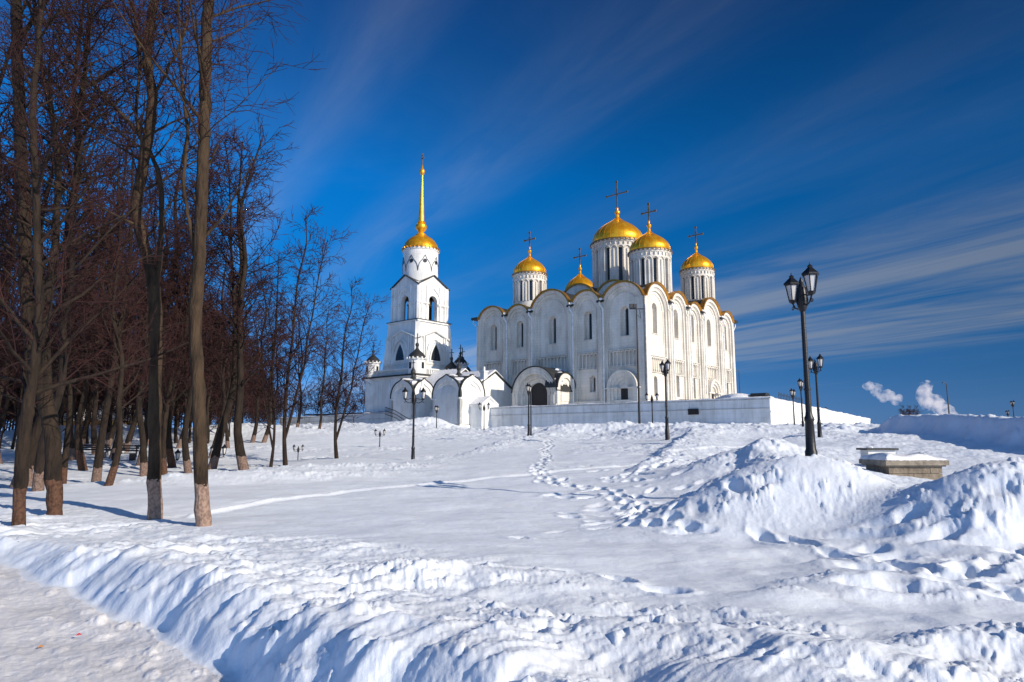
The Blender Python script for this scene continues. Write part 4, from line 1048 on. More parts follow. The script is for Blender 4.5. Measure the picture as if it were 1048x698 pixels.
    for k, (dx, dy, s) in enumerate([(-2.1, .0, 1.0), (0, -2.1, 1.15), (2.1, 1.2, .8)]):
        bl = MB(); bz = zb1 - .5
        bl.lathe([(.1 * s, bz), (.32 * s, bz - .08), (.42 * s, bz - .45 * s), (.52 * s, bz - .8 * s), (.72 * s, bz - 1.1 * s), (.66 * s, bz - 1.12 * s)], 16, cx + dx, cy + dy); bl.tube([(cx + dx, cy + dy, bz), (cx + dx, cy + dy, zC - .4)], .05, 5)
        bl.build('bell', M['bell'], bo, True)
    # round drum
    zD, zE = Z(286), Z(257)
    fl_ = MB(); dr = MB(); r = 3.12; dr.lathe([(r, zC - .2), (r, zE - .35), (r * 1.04, zE - .3), (r * 1.04, zE)], 40, cx, cy)
    zr = zD + (zE - zD) * .52
    for k in range(8):
        a = k * PI / 4 + PI / 8 + R(-5)
        pts = []
        for q in range(21):
            t = q / 20; b = a + (t - .5) * PI / 4; w_ = abs(2 * t - 1); z = zD + .9 + 2.1 * math.sqrt(max(0, 1 - w_ * w_)) + .75 * max(0, 1 - w_ * 2.2) ** 1.6
            pts.append((cx + (r + .03) * math.cos(b), cy + (r + .03) * math.sin(b), z))
        fl_.tube(pts, .06, 5)
    do = dr.build('drum', M['white2'], root, True); fl_.build('dark_arch_line', M['concrete'], do)  # thin dark tubes tracing the arches of the drum
    for k in range(8):
        a = k * PI / 4 + PI / 8 + R(-5)
        mt = Matrix.Translation((cx, cy, zr)) @ Matrix.Rotation(a, 4, 'Z') @ Matrix.Translation((r - .02, 0, 0)) @ Matrix.Rotation(PI / 2, 4, 'Y')
        g = MB(); g.lathe([(.36, 0), (.36, .06)], 14, 0, 0, mt); g.build('round_window', M['glass'], do)
    # gold dome, bulb, spire
    g = MB(); zE += .02
    zf = Z(246); 
    g.lathe([(r * 1.02, zE), (r * 1.0, zE + .5), (r * .93, zE + 1.1), (r * .80, zE + 1.7), (r * .61, zE + 2.25), (r * .42, zE + 2.62), (r * .30, zE + 2.8)], 36, cx, cy)
    o = g.build('dome', M['gold'], root, True)
    tr = MB()
    for k in range(28):
        a = k * 2 * PI / 28; mt = Matrix.Translation((cx, cy, 0)) @ Matrix.Rotation(a, 4, 'Z'); tr.box(r * 1.02, r * 1.09, -.13, .13, zE - .15, zE + .25, mt)
    for k in range(14):
        a = k * 2 * PI / 14; tr.lathe([(.02, zE + .4), (.17, zE + .5), (.02, zE + .62)], 8, cx + r * .97 * math.cos(a), cy + r * .97 * math.sin(a))
    tr.build('crown_trim', M['goldtrim'], o)
    sp = MB(); zn = zE + 2.78; z228 = Z(228); z178 = Z(178); ztip = Z(157)
    sp.lathe([(1.0, zn), (.95, zn + .2), (.78, zn + .3), (.78, z228 - 2.3), (.9, z228 - 2.2), (.45, z228 - 1.9), (.55, z228 - 1.7), (.95, z228 - 1.2), (1.05, z228 - .8), (.95, z228 - .45), (.6, z228 - .2), (.8, z228 - .1), (.72, z228 + .05), (.55, z228 + .2), (.52, z228 + 1), (.16, z178 - .7), (.16, z178 - .3)], 20, cx, cy)
    sp.lathe([(.1, z178 - .3), (.38, z178), (.50, z178 + .4), (.38, z178 + .8), (.16, z178 + 1.1), (.12, z178 + 1.6), (.05, z178 + 1.7)], 16, cx, cy)
    sp.build('spire', M['gold'], root, True)
    cr = MB(); zc = z178 + 1.5; cr.box(cx - .05, cx + .05, cy - .05, cy + .05, zc, ztip); cr.box(cx - .045, cx + .045, cy - .45, cy + .45, ztip - 1.0, ztip - .88); cr.box(cx - .045, cx + .045, cy - .25, cy + .25, ztip - .5, ztip - .4)
    cr.build('cross', M['cross'], root)
    return root
bell_tower()

# ---------------------------------------------------------------- arched gate porch and chapel between tower and cathedral
def arch_block(root, lx, ly, zs, rise, keel, name='wall', base=-3, arches=True, cup=None, roofm='roof', snow=True):
    """cross gabled block: near corner at the origin, lx along the lit side, ly along the shaded side"""
    mb = MB(); ft = lambda s, n, z: (-n, ly - s, z); fs = lambda s, n, z: (s, -n, z)
    tW = zs + rise; 
    def prof(w, top, e=0): 
        r = w / 2; pts = []
        for i in range(21):
            a = PI * i / 20; x = r + (r + e) * math.cos(a); k = max(0, 1 - abs(x - r) / (r * .30)) ** 1.5 * keel
            pts.append((x, zs + (rise - keel) * math.sin(a) ** .86 + k + e))
        return pts
    pW = [(0, base), (ly, base)] + prof(ly, tW); pS = [(0, base), (lx, base)] + prof(lx, tW)
    def inset(w, i, zb_): return [(i, zb_), (w - i, zb_)] + [(w / 2 + (x - w / 2) * (w / 2 - i) / (w / 2), zs + (z - zs) * (w / 2 - i) / (w / 2)) for x, z in prof(w, tW)]
    for f_, w, l in ((ft, ly, lx), (fs, lx, ly)):
        P = [(0, base), (w, base)] + prof(w, tW)
        plate(mb, P, [inset(w, .55, .9)], -.18, 0, f_)
        plate(mb, [(x, z) for x, z in P], [inset(w, .95, 1.3)] if arches else [], -.42, -.183, f_)
        plate(mb, P, [inset(w, w * .30, 1.5)] if arches else [], -.62, -.423, f_)
        plate(mb, P, [arched(w / 2 - .38, w / 2 + .38, zs - 2.6, zs - .2, 8)], -.699, -.623, f_)
        # the back part of the prism
        n = len(P); vs = [f_(x, -.702, z) for x, z in P] + [f_(x, -l + .01, z) for x, z in P]
        fcs = [tuple(range(n)), tuple(range(2 * n - 1, n - 1, -1))] + [(i, (i + 1) % n, (i + 1) % n + n, i + n) for i in range(n)]
        mb.add(vs, fcs)
        fbox(mb, f_, -.1, w + .1, .001, .14, base, .75)
        fbox(mb, f_, -.02, .6, .001, .12, zs - .25, zs); fbox(mb, f_, w - .6, w + .02, .001, .12, zs - .25, zs)
    wo = mb.build(name, M['white2'], root)
    rf = MB()
    for f_, w, l in ((ft, ly, lx), (fs, lx, ly)):
        pa, pb = prof(w, tW, .02), prof(w, tW, .15)
        for p0, p1, nns in ((pa, pb, (.1, -.25)), (pa[5:16], pb[5:16], (-.252, -l - .1))):
          k = len(p0); vs = []
          for nn in nns:
            for p in (p0, p1):
                vs += [f_(x, nn, z) for x, z in p]
          fcs = []
          for i in range(k - 1):
            fcs += [(i, i + 1, k + i + 1, k + i), (2 * k + i, 3 * k + i, 3 * k + i + 1, 2 * k + i + 1), (k + i, k + i + 1, 3 * k + i + 1, 3 * k + i), (i, 2 * k + i, 2 * k + i + 1, i + 1)]
          rf.add(vs, fcs)
    rf.build('roof', M[roofm], root)
    if snow:
        sn = MB(); lump(sn, (lx * .25, ly * .25, zs + rise * .75), (lx * .24, ly * .24, .5)); lump(sn, (lx * .5, ly * .2, tW - .1), (lx * .16, ly * .2, .22)); lump(sn, (lx * .18, ly * .45, tW - .1), (lx * .2, ly * .12, .22))
        sn.build('snow_patch', M['cap'], root, True)
    if cup:
        c = MB(); x, y = lx / 2, ly / 2; z = tW - .1; r = cup
        c.lathe([(r * 1.5, z - .4), (r * 1.1, z + .2), (r * .5, z + .6), (r * .45, z + .9), (r * .75, z + 1.2), (r * .7, z + 1.5), (r * .3, z + 1.9), (r * .12, z + 2.2)], 16, x, y)
        c.box(x - .05, x + .05, y - .05, y + .05, z + 2.1, z + 3.2); c.box(x - .045, x + .045, y - .4, y + .4, z + 2.7, z + 2.8)
        c.build('cupola', M['roof'], root)
    return wo
# gate porch
pA = at(422.5, 437, 103)
gate = empty('gate_porch', (pA[0], pA[1], .9), ROT, 'small white arched porch with dark cupola below the bell tower', 'porch')
arch_block(gate, 4.3, 5.2, 4.9, 3.0, .35, cup=.52)
# chapel
pB = at(470.5, 440, 96)
ch = empty('chapel', (pB[0], pB[1], .9), ROT, 'white chapel with round arched gables between bell tower and cathedral', 'chapel')
arch_block(ch, 5.0, 5.6, 4.6, 3.3, .3, cup=.5)
bd = MB(); bd.box(4.8, 13, 1.5, 9.5, -3, 6.3); bd.prism([(4.8, 6.3), (13, 6.3), (9, 8.75)], 1.5, 9.5); bd.build('nave_wall', M['white2'], ch)
rf = MB(); rf.prism([(4.3, 6.15), (9, 8.80), (13.4, 6.15), (13.4, 6.3), (9, 8.97), (4.3, 6.3)], 1.2, 9.8); rf.build('nave_roof', M['roof'], ch)
sn = MB(); sn.prism([(4.5, 6.45), (9, 8.99), (13.2, 6.45), (13.2, 6.62), (9, 9.25), (4.5, 6.62)], 1.4, 9.6); sn.build('roof_snow', M['cap'], ch)
# gabled vestibule on the lit side
vm = MB(); fS2 = lambda s, n, z: (2.0 + s, -2.3 - n, z)
vm.prism([(2.0, -3), (5.2, -3), (5.2, 3.5), (3.6, 4.5), (2.0, 3.5)], -2.3, .0)
vm.prism([(1.85, 3.35), (1.99, 3.35), (1.99, 3.52), (3.6, 4.52), (5.21, 3.52), (5.21, 3.35), (5.35, 3.35), (5.35, 3.65), (3.6, 4.72), (1.85, 3.65)], -2.45, -.0)
vm.box(1.9, 5.3, -2.42, -2.301, -3, .6); 
vm.box(1.9, 1.999, -2.3, -.2, -3, .6)
vo = vm.build('vestibule', M['white2'], ch)
vr = MB(); vr.prism([(1.8, 3.654), (3.6, 4.73), (5.4, 3.654), (5.4, 3.72), (3.6, 4.82), (1.8, 3.72)], -2.5, 0); vr.build('roof_snow', M['cap'], vo)
ck = MB(); ck.lathe([(.55, 4.5), (.55, 8.6), (.72, 8.65), (.72, 8.85)], 4, 6.6, 1.6, ph=PI / 4); ck.box(6.45, 6.75, 1.45, 1.75, 8.86, 9.5); ck.build('chimney', M['white2'], ch)
# connecting hall roof between porch, tower and chapel
qn = Vector(at(448, 440, 106)[:2])
hall = MB(); 
hroot = empty('chapel_hall', (qn.x, qn.y, .9), ROT, 'low white hall with snowy grey roof joining porch, tower and chapel', 'building')
hall.box(0, 9.5, -1, 8.5, -3, 6.4); hall.box(-.8, 0, -1, 4, -3, 3.0); hall.prism([(0, 6.4), (9.5, 6.4), (4.75, 9.5)], -1, 8.5)
hall.build('wall', M['white2'], hroot)
hr = MB(); hr.prism([(-.4, 6.20), (4.75, 9.56), (9.9, 6.20), (9.9, 6.38), (4.75, 9.74), (-.4, 6.38)], -1.3, 8.8); ho = hr.build('roof', M['roof'], hroot)
hs_ = MB(); hs_.prism([(-.2, 6.53), (4.75, 9.76), (9.7, 6.53), (9.7, 6.72), (4.75, 9.98), (-.2, 6.72)], -1.2, 8.7); hs_.build('roof_snow', M['cap'], ho)
cupola(hroot, 8.3, 5.6, 9.0, 1.3, 1.0)

# stairs and railing in front of the porch
stp = at(424, 436, 97); st = empty('stair_railing', (stp[0], stp[1], .6), ROT, 'black iron stair railing in front of the small arched porch', 'railing')
rl = MB(); base_ = [(-1.6, 4.5, 2.6), (-1.0, 3.0, 2.1), (-.4, 1.5, 1.2), (0.0, 0.0, .6), (.8, -2.2, .4)]
for dz in (0, .5, 1.0): rl.tube([(a, b, c + dz) for a, b, c in base_], .05, 5)
for i in range(len(base_) - 1):
    for k in range(8):
        t = k / 8; p = Vector(base_[i]).lerp(Vector(base_[i + 1]), t); rl.tube([p, p + Vector((0, 0, 1.0))], .03, 4)
rl.build('railing', M['iron'], st)
sb = MB()
for k in range(5): sb.box(1.2 + k * .3, 1.5 + k * .3, -1.5, 2.5, -1, .15 + k * .2)
sb.build('steps', M['wallw'], st)
# wall running left from the tower
nl0 = Vector(at(372, 430, 116)[:2]); nl1 = nl0 + NV * 26
wall_run(nl1, nl0, 3.55, 3.75, nw, ledge=.9)
wall_run(nl0, WL, 3.85, 4.05, nw, ledge=.9)

# ---------------------------------------------------------------- street lamps
def make_lamp():
    root = empty('street_lamp', (0, 0, 0))
    b = MB(); b.lathe([(.15, -.9), (.15, .0), (.125, .06), (.105, .75), (.12, .78), (.12, .84), (.088, .92), (.08, 1.0)], 12); b.build('base', M['iron'], root, True)
    p = MB(); p.lathe([(.078, 1.0), (.066, 2.2), (.056, 3.62)], 10); p.lathe([(.09, 1.55), (.09, 1.6)], 10); p.build('pole', M['iron'], root, True)
    h = MB(); h.lathe([(.06, 3.60), (.10, 3.66), (.13, 3.80), (.135, 4.0), (.12, 4.16), (.08, 4.3), (.05, 4.36), (.06, 4.40), (.015, 4.52)], 12)
    for k in range(8):
        a = k * PI / 4; h.tube([(.06 * math.cos(a), .06 * math.sin(a), 3.62), (.15 * math.cos(a), .15 * math.sin(a), 3.9), (.10 * math.cos(a), .10 * math.sin(a), 4.24)], .018, 4)
    h.build('head', M['iron'], root, True)
    for sg in (-1, 1):
        a = MB()
        a.tube([(sg * .10, 0, 3.80), (sg * .28, 0, 3.72), (sg * .46, 0, 3.78), (sg * .58, 0, 3.92)], .022, 6)
        a.tube([(sg * .10, 0, 4.05), (sg * .30, 0, 3.98), (sg * .58, 0, 3.93)], .018, 6)
        sp_ = [(sg * (.58 + .07 * math.cos(t) * (1 - t / 9)), 0, 3.84 - .07 * math.sin(t) * (1 - t / 9) - .03) for t in [i * .6 for i in range(11)]]
        a.tube(sp_, .014, 5)
        a.build('arm', M['iron'], root)
        ln = MB(); cx = sg * .58; z = 3.92
        ln.lathe([(.03, z), (.09, z + .04), (.11, z + .10)], 6, cx, 0)
        for k in range(6):
            t = k * PI / 3 + PI / 6; ln.tube([(cx + .10 * math.cos(t), .10 * math.sin(t), z + .10), (cx + .175 * math.cos(t), .175 * math.sin(t), z + .50)], .014, 4)
        ln.lathe([(.18, z + .50), (.225, z + .52), (.225, z + .56), (.14, z + .64), (.08, z + .70), (.06, z + .72), (.075, z + .75), (.02, z + .80), (.012, z + .86)], 6, cx, 0, ph=PI / 6)
        lo = ln.build('lantern', M['iron'], root)
        g = MB(); g.lathe([(.088, z + .105), (.16, z + .498)], 6, cx, 0, ph=PI / 6); g.build('lantern_glass', M['lampglass'], lo)
    return root
lamp0 = make_lamp(); first = [True]
GL = 'black twin lantern street lamps in the snow'
def lamp(u, vtop, y, ang, label, vbase=None, sc=None, H=4.70):
    """vtop: picture height of the lantern tops, used to survey the height above ground"""
    x, yy, zt = at(u, vtop, y)
    o = lamp0 if first[0] else copy_tree(lamp0); first[0] = False
    if sc is None:
        g = gz(x, yy); sc = 1.0
        if vbase is not None:
            zb = at(u, vbase, y)[2]; sc = min(1.12, max(.90, (zt - zb) / H))
    o.scale = (sc, sc, sc); o.location = (x, yy, zt - H * sc); o.rotation_euler = (0, 0, R(ang)); tag(o, label, 'street lamp', GL)
    return o
lamp(819, 277, 17.0, 90, 'tall black twin lantern street lamp behind the snow mound, nearest and largest of all', 462)
lamp(834, 364, 37, 93, 'black twin lantern lamp just right of the largest lamp, second nearest of the right group', 448)
lamp(819, 388, 56, 60, 'black twin lantern lamp half hidden behind the largest lamp pole', 433)
lamp(811, 398, 66, 55, 'small black twin lantern lamp left of the largest lamp, against the sunlit wall corner', 433)
lamp(845, 417, 88, 60, 'tiny black twin lantern lamp standing against the middle of the sunlit white wall', 431)
lamp(867.5, 424, 104, 20, 'tiny black twin lantern lamp against the far right end of the sunlit wall', 434, .6)
lamp(680.5, 369, 45, 96, 'black twin lantern lamp in front of the cathedral corner, right of the tall floodlight mast', 440)
lamp(667, 402, 67, 5, 'black lamp with two spread lanterns close to the retaining wall beside the floodlight mast', 434)
lamp(541, 393, 60, 80, 'slender black lamp in front of the cathedral porch door', 444)
lamp(495.5, 412, 80, 5, 'small black twin lantern lamp in front of the white chapel vestibule', 444)
lamp(447, 415, 86, 85, 'thin black lamp on the snow left of the chapel gable', 441)
lamp(424, 397, 41, 8, 'black twin lantern lamp in the open snowfield in front of the bell tower', 472)
lamp(389, 439, 58, 8, 'short black twin lantern lamp on the snow left of the bell tower podium', 461, .62)
lamp(305.5, 455, 45, 12, 'short black twin lantern lamp in the snow at the right edge of the woods', 476, .47)
lamp(175.5, 460, 44, 70, 'black lamp in the woods just right of the second large trunk', 489)
lamp(224, 455, 46, 70, 'black lamp in the woods just right of the tall trunk with the pale foot', 483)
lamp(119.5, 458, 52, 60, 'black lamp deep in the woods between leaning trunks and benches', 478)
lamp(1036, 410, 100, 70, 'small black twin lantern lamp on the ridge at the far right edge', 434)
lamp(1031, 420, 118, 70, 'smallest black lamp on the ridge beside the far right lamp', 434)

# floodlight mast, tall plain poles
mx, my, mz = at(654.5, 433, 70); zt = zat(316, 70)
fm = empty('floodlight_mast', (mx, my, gz(mx, my) - .3), 0, 'tall slim dark floodlight mast in front of the cathedral corner', 'floodlight mast'); h_ = zt - (gz(mx, my) - .3)
k = MB(); k.lathe([(.13, 0), (.10, h_ * .5), (.07, h_)], 8); k.build('pole', M['iron'], fm, True)
k = MB(); k.box(-.75, .85, -.05, .05, h_ - .05, h_ + .03); k.tube([(-.0, 0, h_ - .6), (.4, 0, h_ - 1.0), (.3, 0, h_ - .1)], .03, 5); k.build('crossbar', M['iron'], fm)
for x in (-.75, -.35): 
    k = MB(); k.box(x, x + .36, -.18, .08, h_ + .06, h_ + .50); k.box(x + .04, x + .32, -.20, -.181, h_ + .10, h_ + .46); k.build('floodlight', M['concrete'], fm)
def pole(u, vt, vb, y, label, r=.06, head=True):
    x, yy, z0 = at(u, vb, y); z1 = zat(vt, y); z0 = min(z0, gz(x, yy)) - .3 if y < 200 else z0
    o = empty('lamp_post', (x, yy, z0), R(20), label, 'lamp post'); k = MB(); h = z1 - z0
    k.lathe([(r * 1.3, 0), (r, h * .5), (r * .7, h)], 8); k.build('pole', M['concrete'], o, True)
    if head:
        k = MB(); k.tube([(0, 0, h - .1), (-.15, 0, h + .15), (-.6, 0, h + .22)], r * .6, 6); k.box(-.95, -.5, -.12, .12, h + .15, h + .27); k.build('lamp_head', M['concrete'], o)
    return o
pole(972, 393, 431, 120, 'tall slim grey lamp post on the ridge in front of the steam cloud', .12)
pole(757.5, 380, 408, 140, 'thin lamp post behind the right end of the cathedral', .09)
pole(361.5, 426, 447, 100, 'thin dark post against the low wall left of the bell tower', .11, False)
pole(578 - 34.5, 398, 441, 62, 'plain black post beside the lamp in front of the porch door', .07, False)

# ---------------------------------------------------------------- stone parapet in the snow (right)
def stone_box():
    x0, y0, zb = at(910, 491, 20.5); zt = zat(470.5, 20.5)
    root = empty('stone_parapet', (x0, y0, zb - .3), R(2), 'low yellow grey stone parapet box with thick snow on top, right of the big lamp', 'stone parapet')
    H = zt - zb + .3
    L1, L2 = 1.62, 1.2
    b = MB()
    rows = 3; hh = (H - .16) / rows
    # right (long) face and left (short) face of ashlar blocks round a core
    b.box(.06, L1 - .06, .06, L2 - .06, 0, H - .165)
    rr = random.Random(3)
    for r_ in range(rows):
        x = 0
        while x < L1 - .05:
            w = min(rr.uniform(.45, .75), L1 - x); 
            if L1 - x - w < .2: w = L1 - x
            j = rr.uniform(0, .018); b.box(x + .006, x + w - .006, -j, .055, r_ * hh + .006, (r_ + 1) * hh - .006); x += w
        y = 0.06
        while y < L2 - .05:
            w = min(rr.uniform(.45, .75), L2 - y)
            if L2 - y - w < .2: w = L2 - y
            j = rr.uniform(0, .018); b.box(-j, .055, y + .006, y + w - .006, r_ * hh + .006, (r_ + 1) * hh - .006); y += w
    b.build('wall', M['stone'], root)
    c = MB(); c.box(-.14, L1 + .14, -.14, L2 + .14, H - .16, H - .02); c.box(-.08, L1 + .08, -.08, L2 + .08, H - .20, H - .162); c.build('coping', M['stonecap'], root)
    s = MB(); n = 40; vs = []
    for j in range(n + 1):
        for i in range(n + 1):
            u_ = i / n; v_ = j / n; e = min(u_, 1 - u_, v_, 1 - v_) * 2; h = .15 * min(1, (e * 5)) ** .5 * (1 + .5 * math.sin(9 * u_ + 2) * math.sin(7 * v_)) 
            vs.append((-.13 + (L1 + .26) * u_, -.13 + (L2 + .26) * v_, H - .022 + h * (1 + .3 * math.sin(5 * u_ + 3 * v_)) + rr.uniform(0, .012)))
    fs = [(j * (n + 1) + i, j * (n + 1) + i + 1, (j + 1) * (n + 1) + i + 1, (j + 1) * (n + 1) + i) for j in range(n) for i in range(n)]
    s.add(vs, fs); s.build('snow_cap', M['cap'], root, True)
    # the second, far parapet
    x1, y1, z1 = at(889, 470, 25.5); zt1 = zat(459, 25.5)
    r2 = empty('stone_parapet', (x1, y1, z1 - .3), R(4), 'far stone parapet with dark metal coping behind the snowy stone box', 'stone parapet')
    b = MB(); H2 = zt1 - z1 + .3; b.box(0, 1.05, 0, .5, 0, H2 - .06); b.build('wall', M['wallw'], r2)
    c = MB(); c.box(-.10, 1.12, -.1, .6, H2 - .058, H2 + .01); c.build('coping', M['roof'], r2)
    s = MB(); lump(s, (.12, .1, H2 + .03), (.12, .1, .07)); s.build('snow_cap', M['cap'], r2, True)
stone_box()

# ---------------------------------------------------------------- things on the terrace
def TP(sx_, off): p = CC + EV * sx_ - NV * off; return p
rt = TP(11, 9); ri = empty('iron_fence', (rt.x, rt.y, ZG - .2), ROT, 'thin iron railing on the terrace in front of the sunlit side', 'railing')
k = MB()
for z in (.4, 1.1): k.tube([(0, 0, z), (12, 0, z - .1)], .03, 5)
for i in range(13): k.tube([(i, 0, 0), (i, 0, 1.15)], .03, 4)
k.build('railing', M['iron'], ri)
kp = TP(24.3, 1.8); kr = empty('wooden_stand', (kp.x, kp.y, ZG - .2), ROT, 'small red brown wooden stand at the foot of the sunlit side', 'stand')
k = MB()
for x in (0, 1.0, 2.0): k.box(x, x + .12, 0, .12, 0, 1.5); k.box(x, x + .12, .9, 1.02, 0, 1.5)
k.box(-.1, 2.22, -.05, .02, .5, 1.1); k.build('frame', M['brown'], kr)
k = MB(); k.prism([(-.2, 1.502), (2.3, 1.502), (1.95, 1.85), (.15, 1.85)], -.2, 1.2); k.build('roof', M['brown'], kr)
# row of dark winter flower beds / low shrubs at the foot
for i, s in enumerate([3.5, 6, 8.5, 11, 13.5]):
    q = TP(s, 6.5); sh = MB(); r_ = random.Random(i)
    for j in range(26):
        a = r_.uniform(0, 6.28); l = r_.uniform(.3, .8); sh.tube([(r_.uniform(-.5, .5), r_.uniform(-.2, .2), 0), (math.cos(a) * l * .8 + r_.uniform(-.5, .5), math.sin(a) * l * .5, .35 + l * .6)], .025, 3)
    o = sh.build('bare_shrub', M['twig'], None); o.location = (q.x, q.y, ZG - .1); tag(o, 'low bare shrub in the row along the foot of the sunlit cathedral side', 'shrub', 'low shrubs at the sunlit cathedral side')
# railing and dark booth at the terrace corner
bt = WC + EV * 2.5 + NV * 1.5; bo = empty('booth', (bt.x, bt.y, ZG - .1), ROT, 'small dark roofed booth on the terrace corner half buried in snow', 'booth')
k = MB(); k.box(0, 1.2, 0, 1.3, 0, .45); k.build('wall', M['concrete'], bo); k = MB(); k.prism([(-.2, .452), (1.4, .452), (1.0, .75), (.1, .75)], -.2, 1.5); k.build('roof', M['roof'], bo)
k = MB(); lump(k, (.3, 3.3, .15), (1.2, 2.2, .70), 16, 8); k.build('snow_pile', M['cap'], bo, True)
rt = WC + EV * 5 + NV * .8; ri2 = empty('iron_fence', (rt.x, rt.y, terr_z(rt)), ROT, 'black iron fence along the top of the sunlit white wall', 'railing')
k = MB()
for z in (.25, .85): k.tube([(0, 0, z), (8, 0, z - .3)], .03, 5)
for i in range(17): k.tube([(i / 2, 0, -.6), (i / 2, 0, 1.1 - i / 2 * .036)], .03, 4)
k.build('railing', M['iron'], ri2)

# ---------------------------------------------------------------- benches, houses in the woods
def bench(u, v, y, ang, label):
    x, yy, z = at(u, v, y); z = gz(x, yy); r_ = empty('park_bench', (x, yy, z), R(ang), label, 'bench')
    k = MB()
    for q in range(4): k.box(-.9, .9, -.2 + q * .12, -.1 + q * .12, .44, .48)
    k.build('seat', M['bench'], r_); k = MB()
    for q in range(3): k.box(-.9, .9, .30 + q * .03, .33 + q * .03, .58 + q * .14, .68 + q * .14)
    k.build('backrest', M['bench'], r_)
    for s in (-.75, .75):
        k = MB(); k.box(s - .03, s + .03, -.2, .26, 0, .43); k.box(s - .03, s + .03, .262, .32, .2, .95); k.build('leg', M['iron'], r_)
bench(93, 479, 46, 15, 'dark park bench in the woods, left one of the two'); bench(125, 482, 44, -20, 'dark park bench in the woods, right one beside the leaning trunks')
def house(u0, u1, vt, vb, y, m, label, name='house'):
    a = at(u0, vb, y); b = at(u1, vb, y); zt = zat(vt, y); w_ = b[0] - a[0]; z0 = min(a[2], 0) - 1
    r_ = empty(name, (a[0], y, z0), 0, label, 'house'); k = MB(); h = zt - z0; k.box(0, w_, 0, 9, 0, h); k.build('wall', M[m], r_)
    k = MB(); k.prism([(-.5, h + .002), (w_ + .5, h + .002), (w_ * .5, h + 3.0)], -.5, 9.5); k.build('roof', M['cap'], r_)
    n = max(2, int(w_ / 2.6))
    for i in range(n):
        x = (i + .5) * w_ / n; g = MB(); g.box(x - .55, x + .55, -.08, -.003, h - 2.8, h - 1.1); g.build('window', M['glass'], r_)
house(20, 60, 430, 470, 95, 'yellow', 'yellow ochre house glimpsed far behind the left trunks'); house(72, 112, 430, 470, 100, 'yellow', 'pale ochre house glimpsed through the woods right of the first trunks')
sw = at(309, 432, 128); sws = empty('shed', (sw[0], sw[1], 1.0), R(5), 'low sunlit white shed behind the bare trees left of the bell tower', 'shed')
k = MB(); k.box(0, 5.2, 0, 4, 0, zat(428.5, 128) - 1.0); k.build('wall', M['white2'], sws); k = MB(); h = zat(428.5, 128) - 1.0; k.box(-.3, 5.5, -.3, 4.3, h + .002, h + .15); k.build('roof', M['roof'], sws)

# litter on the path
x, y, z = at(78, 646, 7.9); k = MB(); k.add([(0, 0, .02), (.036, .006, .03), (.045, .03, .02), (.012, .036, .035), (0, 0, .012), (.036, .006, .022), (.045, .03, .012), (.012, .036, .027)], [(0, 1, 2, 3), (7, 6, 5, 4), (0, 4, 5, 1), (1, 5, 6, 2), (2, 6, 7, 3), (3, 7, 4, 0)])
o = k.build('litter', M['red'], None); o.location = (x, y, ZP + .02); tag(o, 'tiny red scrap lying on the packed snow path', 'litter')
x, y, z = at(39, 657, 7.5); o = k.build('litter', M['orange'], None); o.location = (x, y, ZP + .01); tag(o, 'tiny orange brown scrap lying on the packed snow path', 'litter')

# ---------------------------------------------------------------- bare trees
def tubes_mesh(name, lines, sides):
    """lines: list of (pts[k,3], radii[k]); all strips of equal k are built together"""
    V = []; Fc = []; off = 0
    byk = {}
    for p, r in lines: byk.setdefault(len(p), []).append((p, r))
    for k, ls in byk.items():
        Pt = np.array([l[0] for l in ls], float); Rr = np.array([l[1] for l in ls], float); n = len(ls)
        T = np.empty_like(Pt); T[:, 1:-1] = Pt[:, 2:] - Pt[:, :-2]; T[:, 0] = Pt[:, 1] - Pt[:, 0]; T[:, -1] = Pt[:, -1] - Pt[:, -2]
        T /= np.linalg.norm(T, axis=2, keepdims=True) + 1e-9
        main = (Pt[:, -1] - Pt[:, 0]); main /= np.linalg.norm(main, axis=1, keepdims=True) + 1e-9
        ref = np.where(np.abs(main[:, 2:3]) > .8, np.array([[1., 0, 0]]), np.array([[0, 0, 1.]]))[:, None, :]
        A = ref - T * (T * ref).sum(2, keepdims=True); A /= np.linalg.norm(A, axis=2, keepdims=True) + 1e-9
        B = np.cross(T, A)
        an = np.arange(sides) * 2 * PI / sides
        X = Pt[:, :, None, :] + Rr[:, :, None, None] * (A[:, :, None, :] * np.cos(an)[None, None, :, None] + B[:, :, None, :] * np.sin(an)[None, None, :, None])
        V.append(X.reshape(-1, 3))
        i = np.arange(n)[:, None, None] * (k * sides); j = np.arange(k - 1)[None, :, None] * sides; s = np.arange(sides)[None, None, :]; s2 = (s + 1) % sides
        q = np.stack([i + j + s, i + j + s2, i + j + sides + s2, i + j + sides + s], -1).reshape(-1, 4) + off
        Fc.append(q); off += n * k * sides
    V = np.concatenate(V); Q = np.concatenate(Fc)
    me = bpy.data.meshes.new(name); me.vertices.add(len(V)); me.vertices.foreach_set('co', V.ravel())
    me.loops.add(Q.size); me.loops.foreach_set('vertex_index', Q.ravel().astype(np.int32))
    me.polygons.add(len(Q)); me.polygons.foreach_set('loop_start', (np.arange(len(Q)) * 4).astype(np.int32)); me.polygons.foreach_set('use_smooth', np.ones(len(Q), bool)); me.update(calc_edges=True)
    return me
def unit(v): return v / (np.linalg.norm(v) + 1e-9)
def branch(rg, p0, d, length, r0, k, curve, wob):
    """a wandering, upward bending branch of k points"""
    pts = [np.array(p0, float)]; d = unit(np.array(d, float)); st = length / (k - 1)
    for i in range(k - 1):
        d = unit(d + np.array([0, 0, curve]) * st + rg.normal(0, wob, 3) * math.sqrt(st)); pts.append(pts[-1] + d * st)
    r = r0 * (1 - .75 * np.linspace(0, 1, k) ** .9)
    return np.array(pts), r
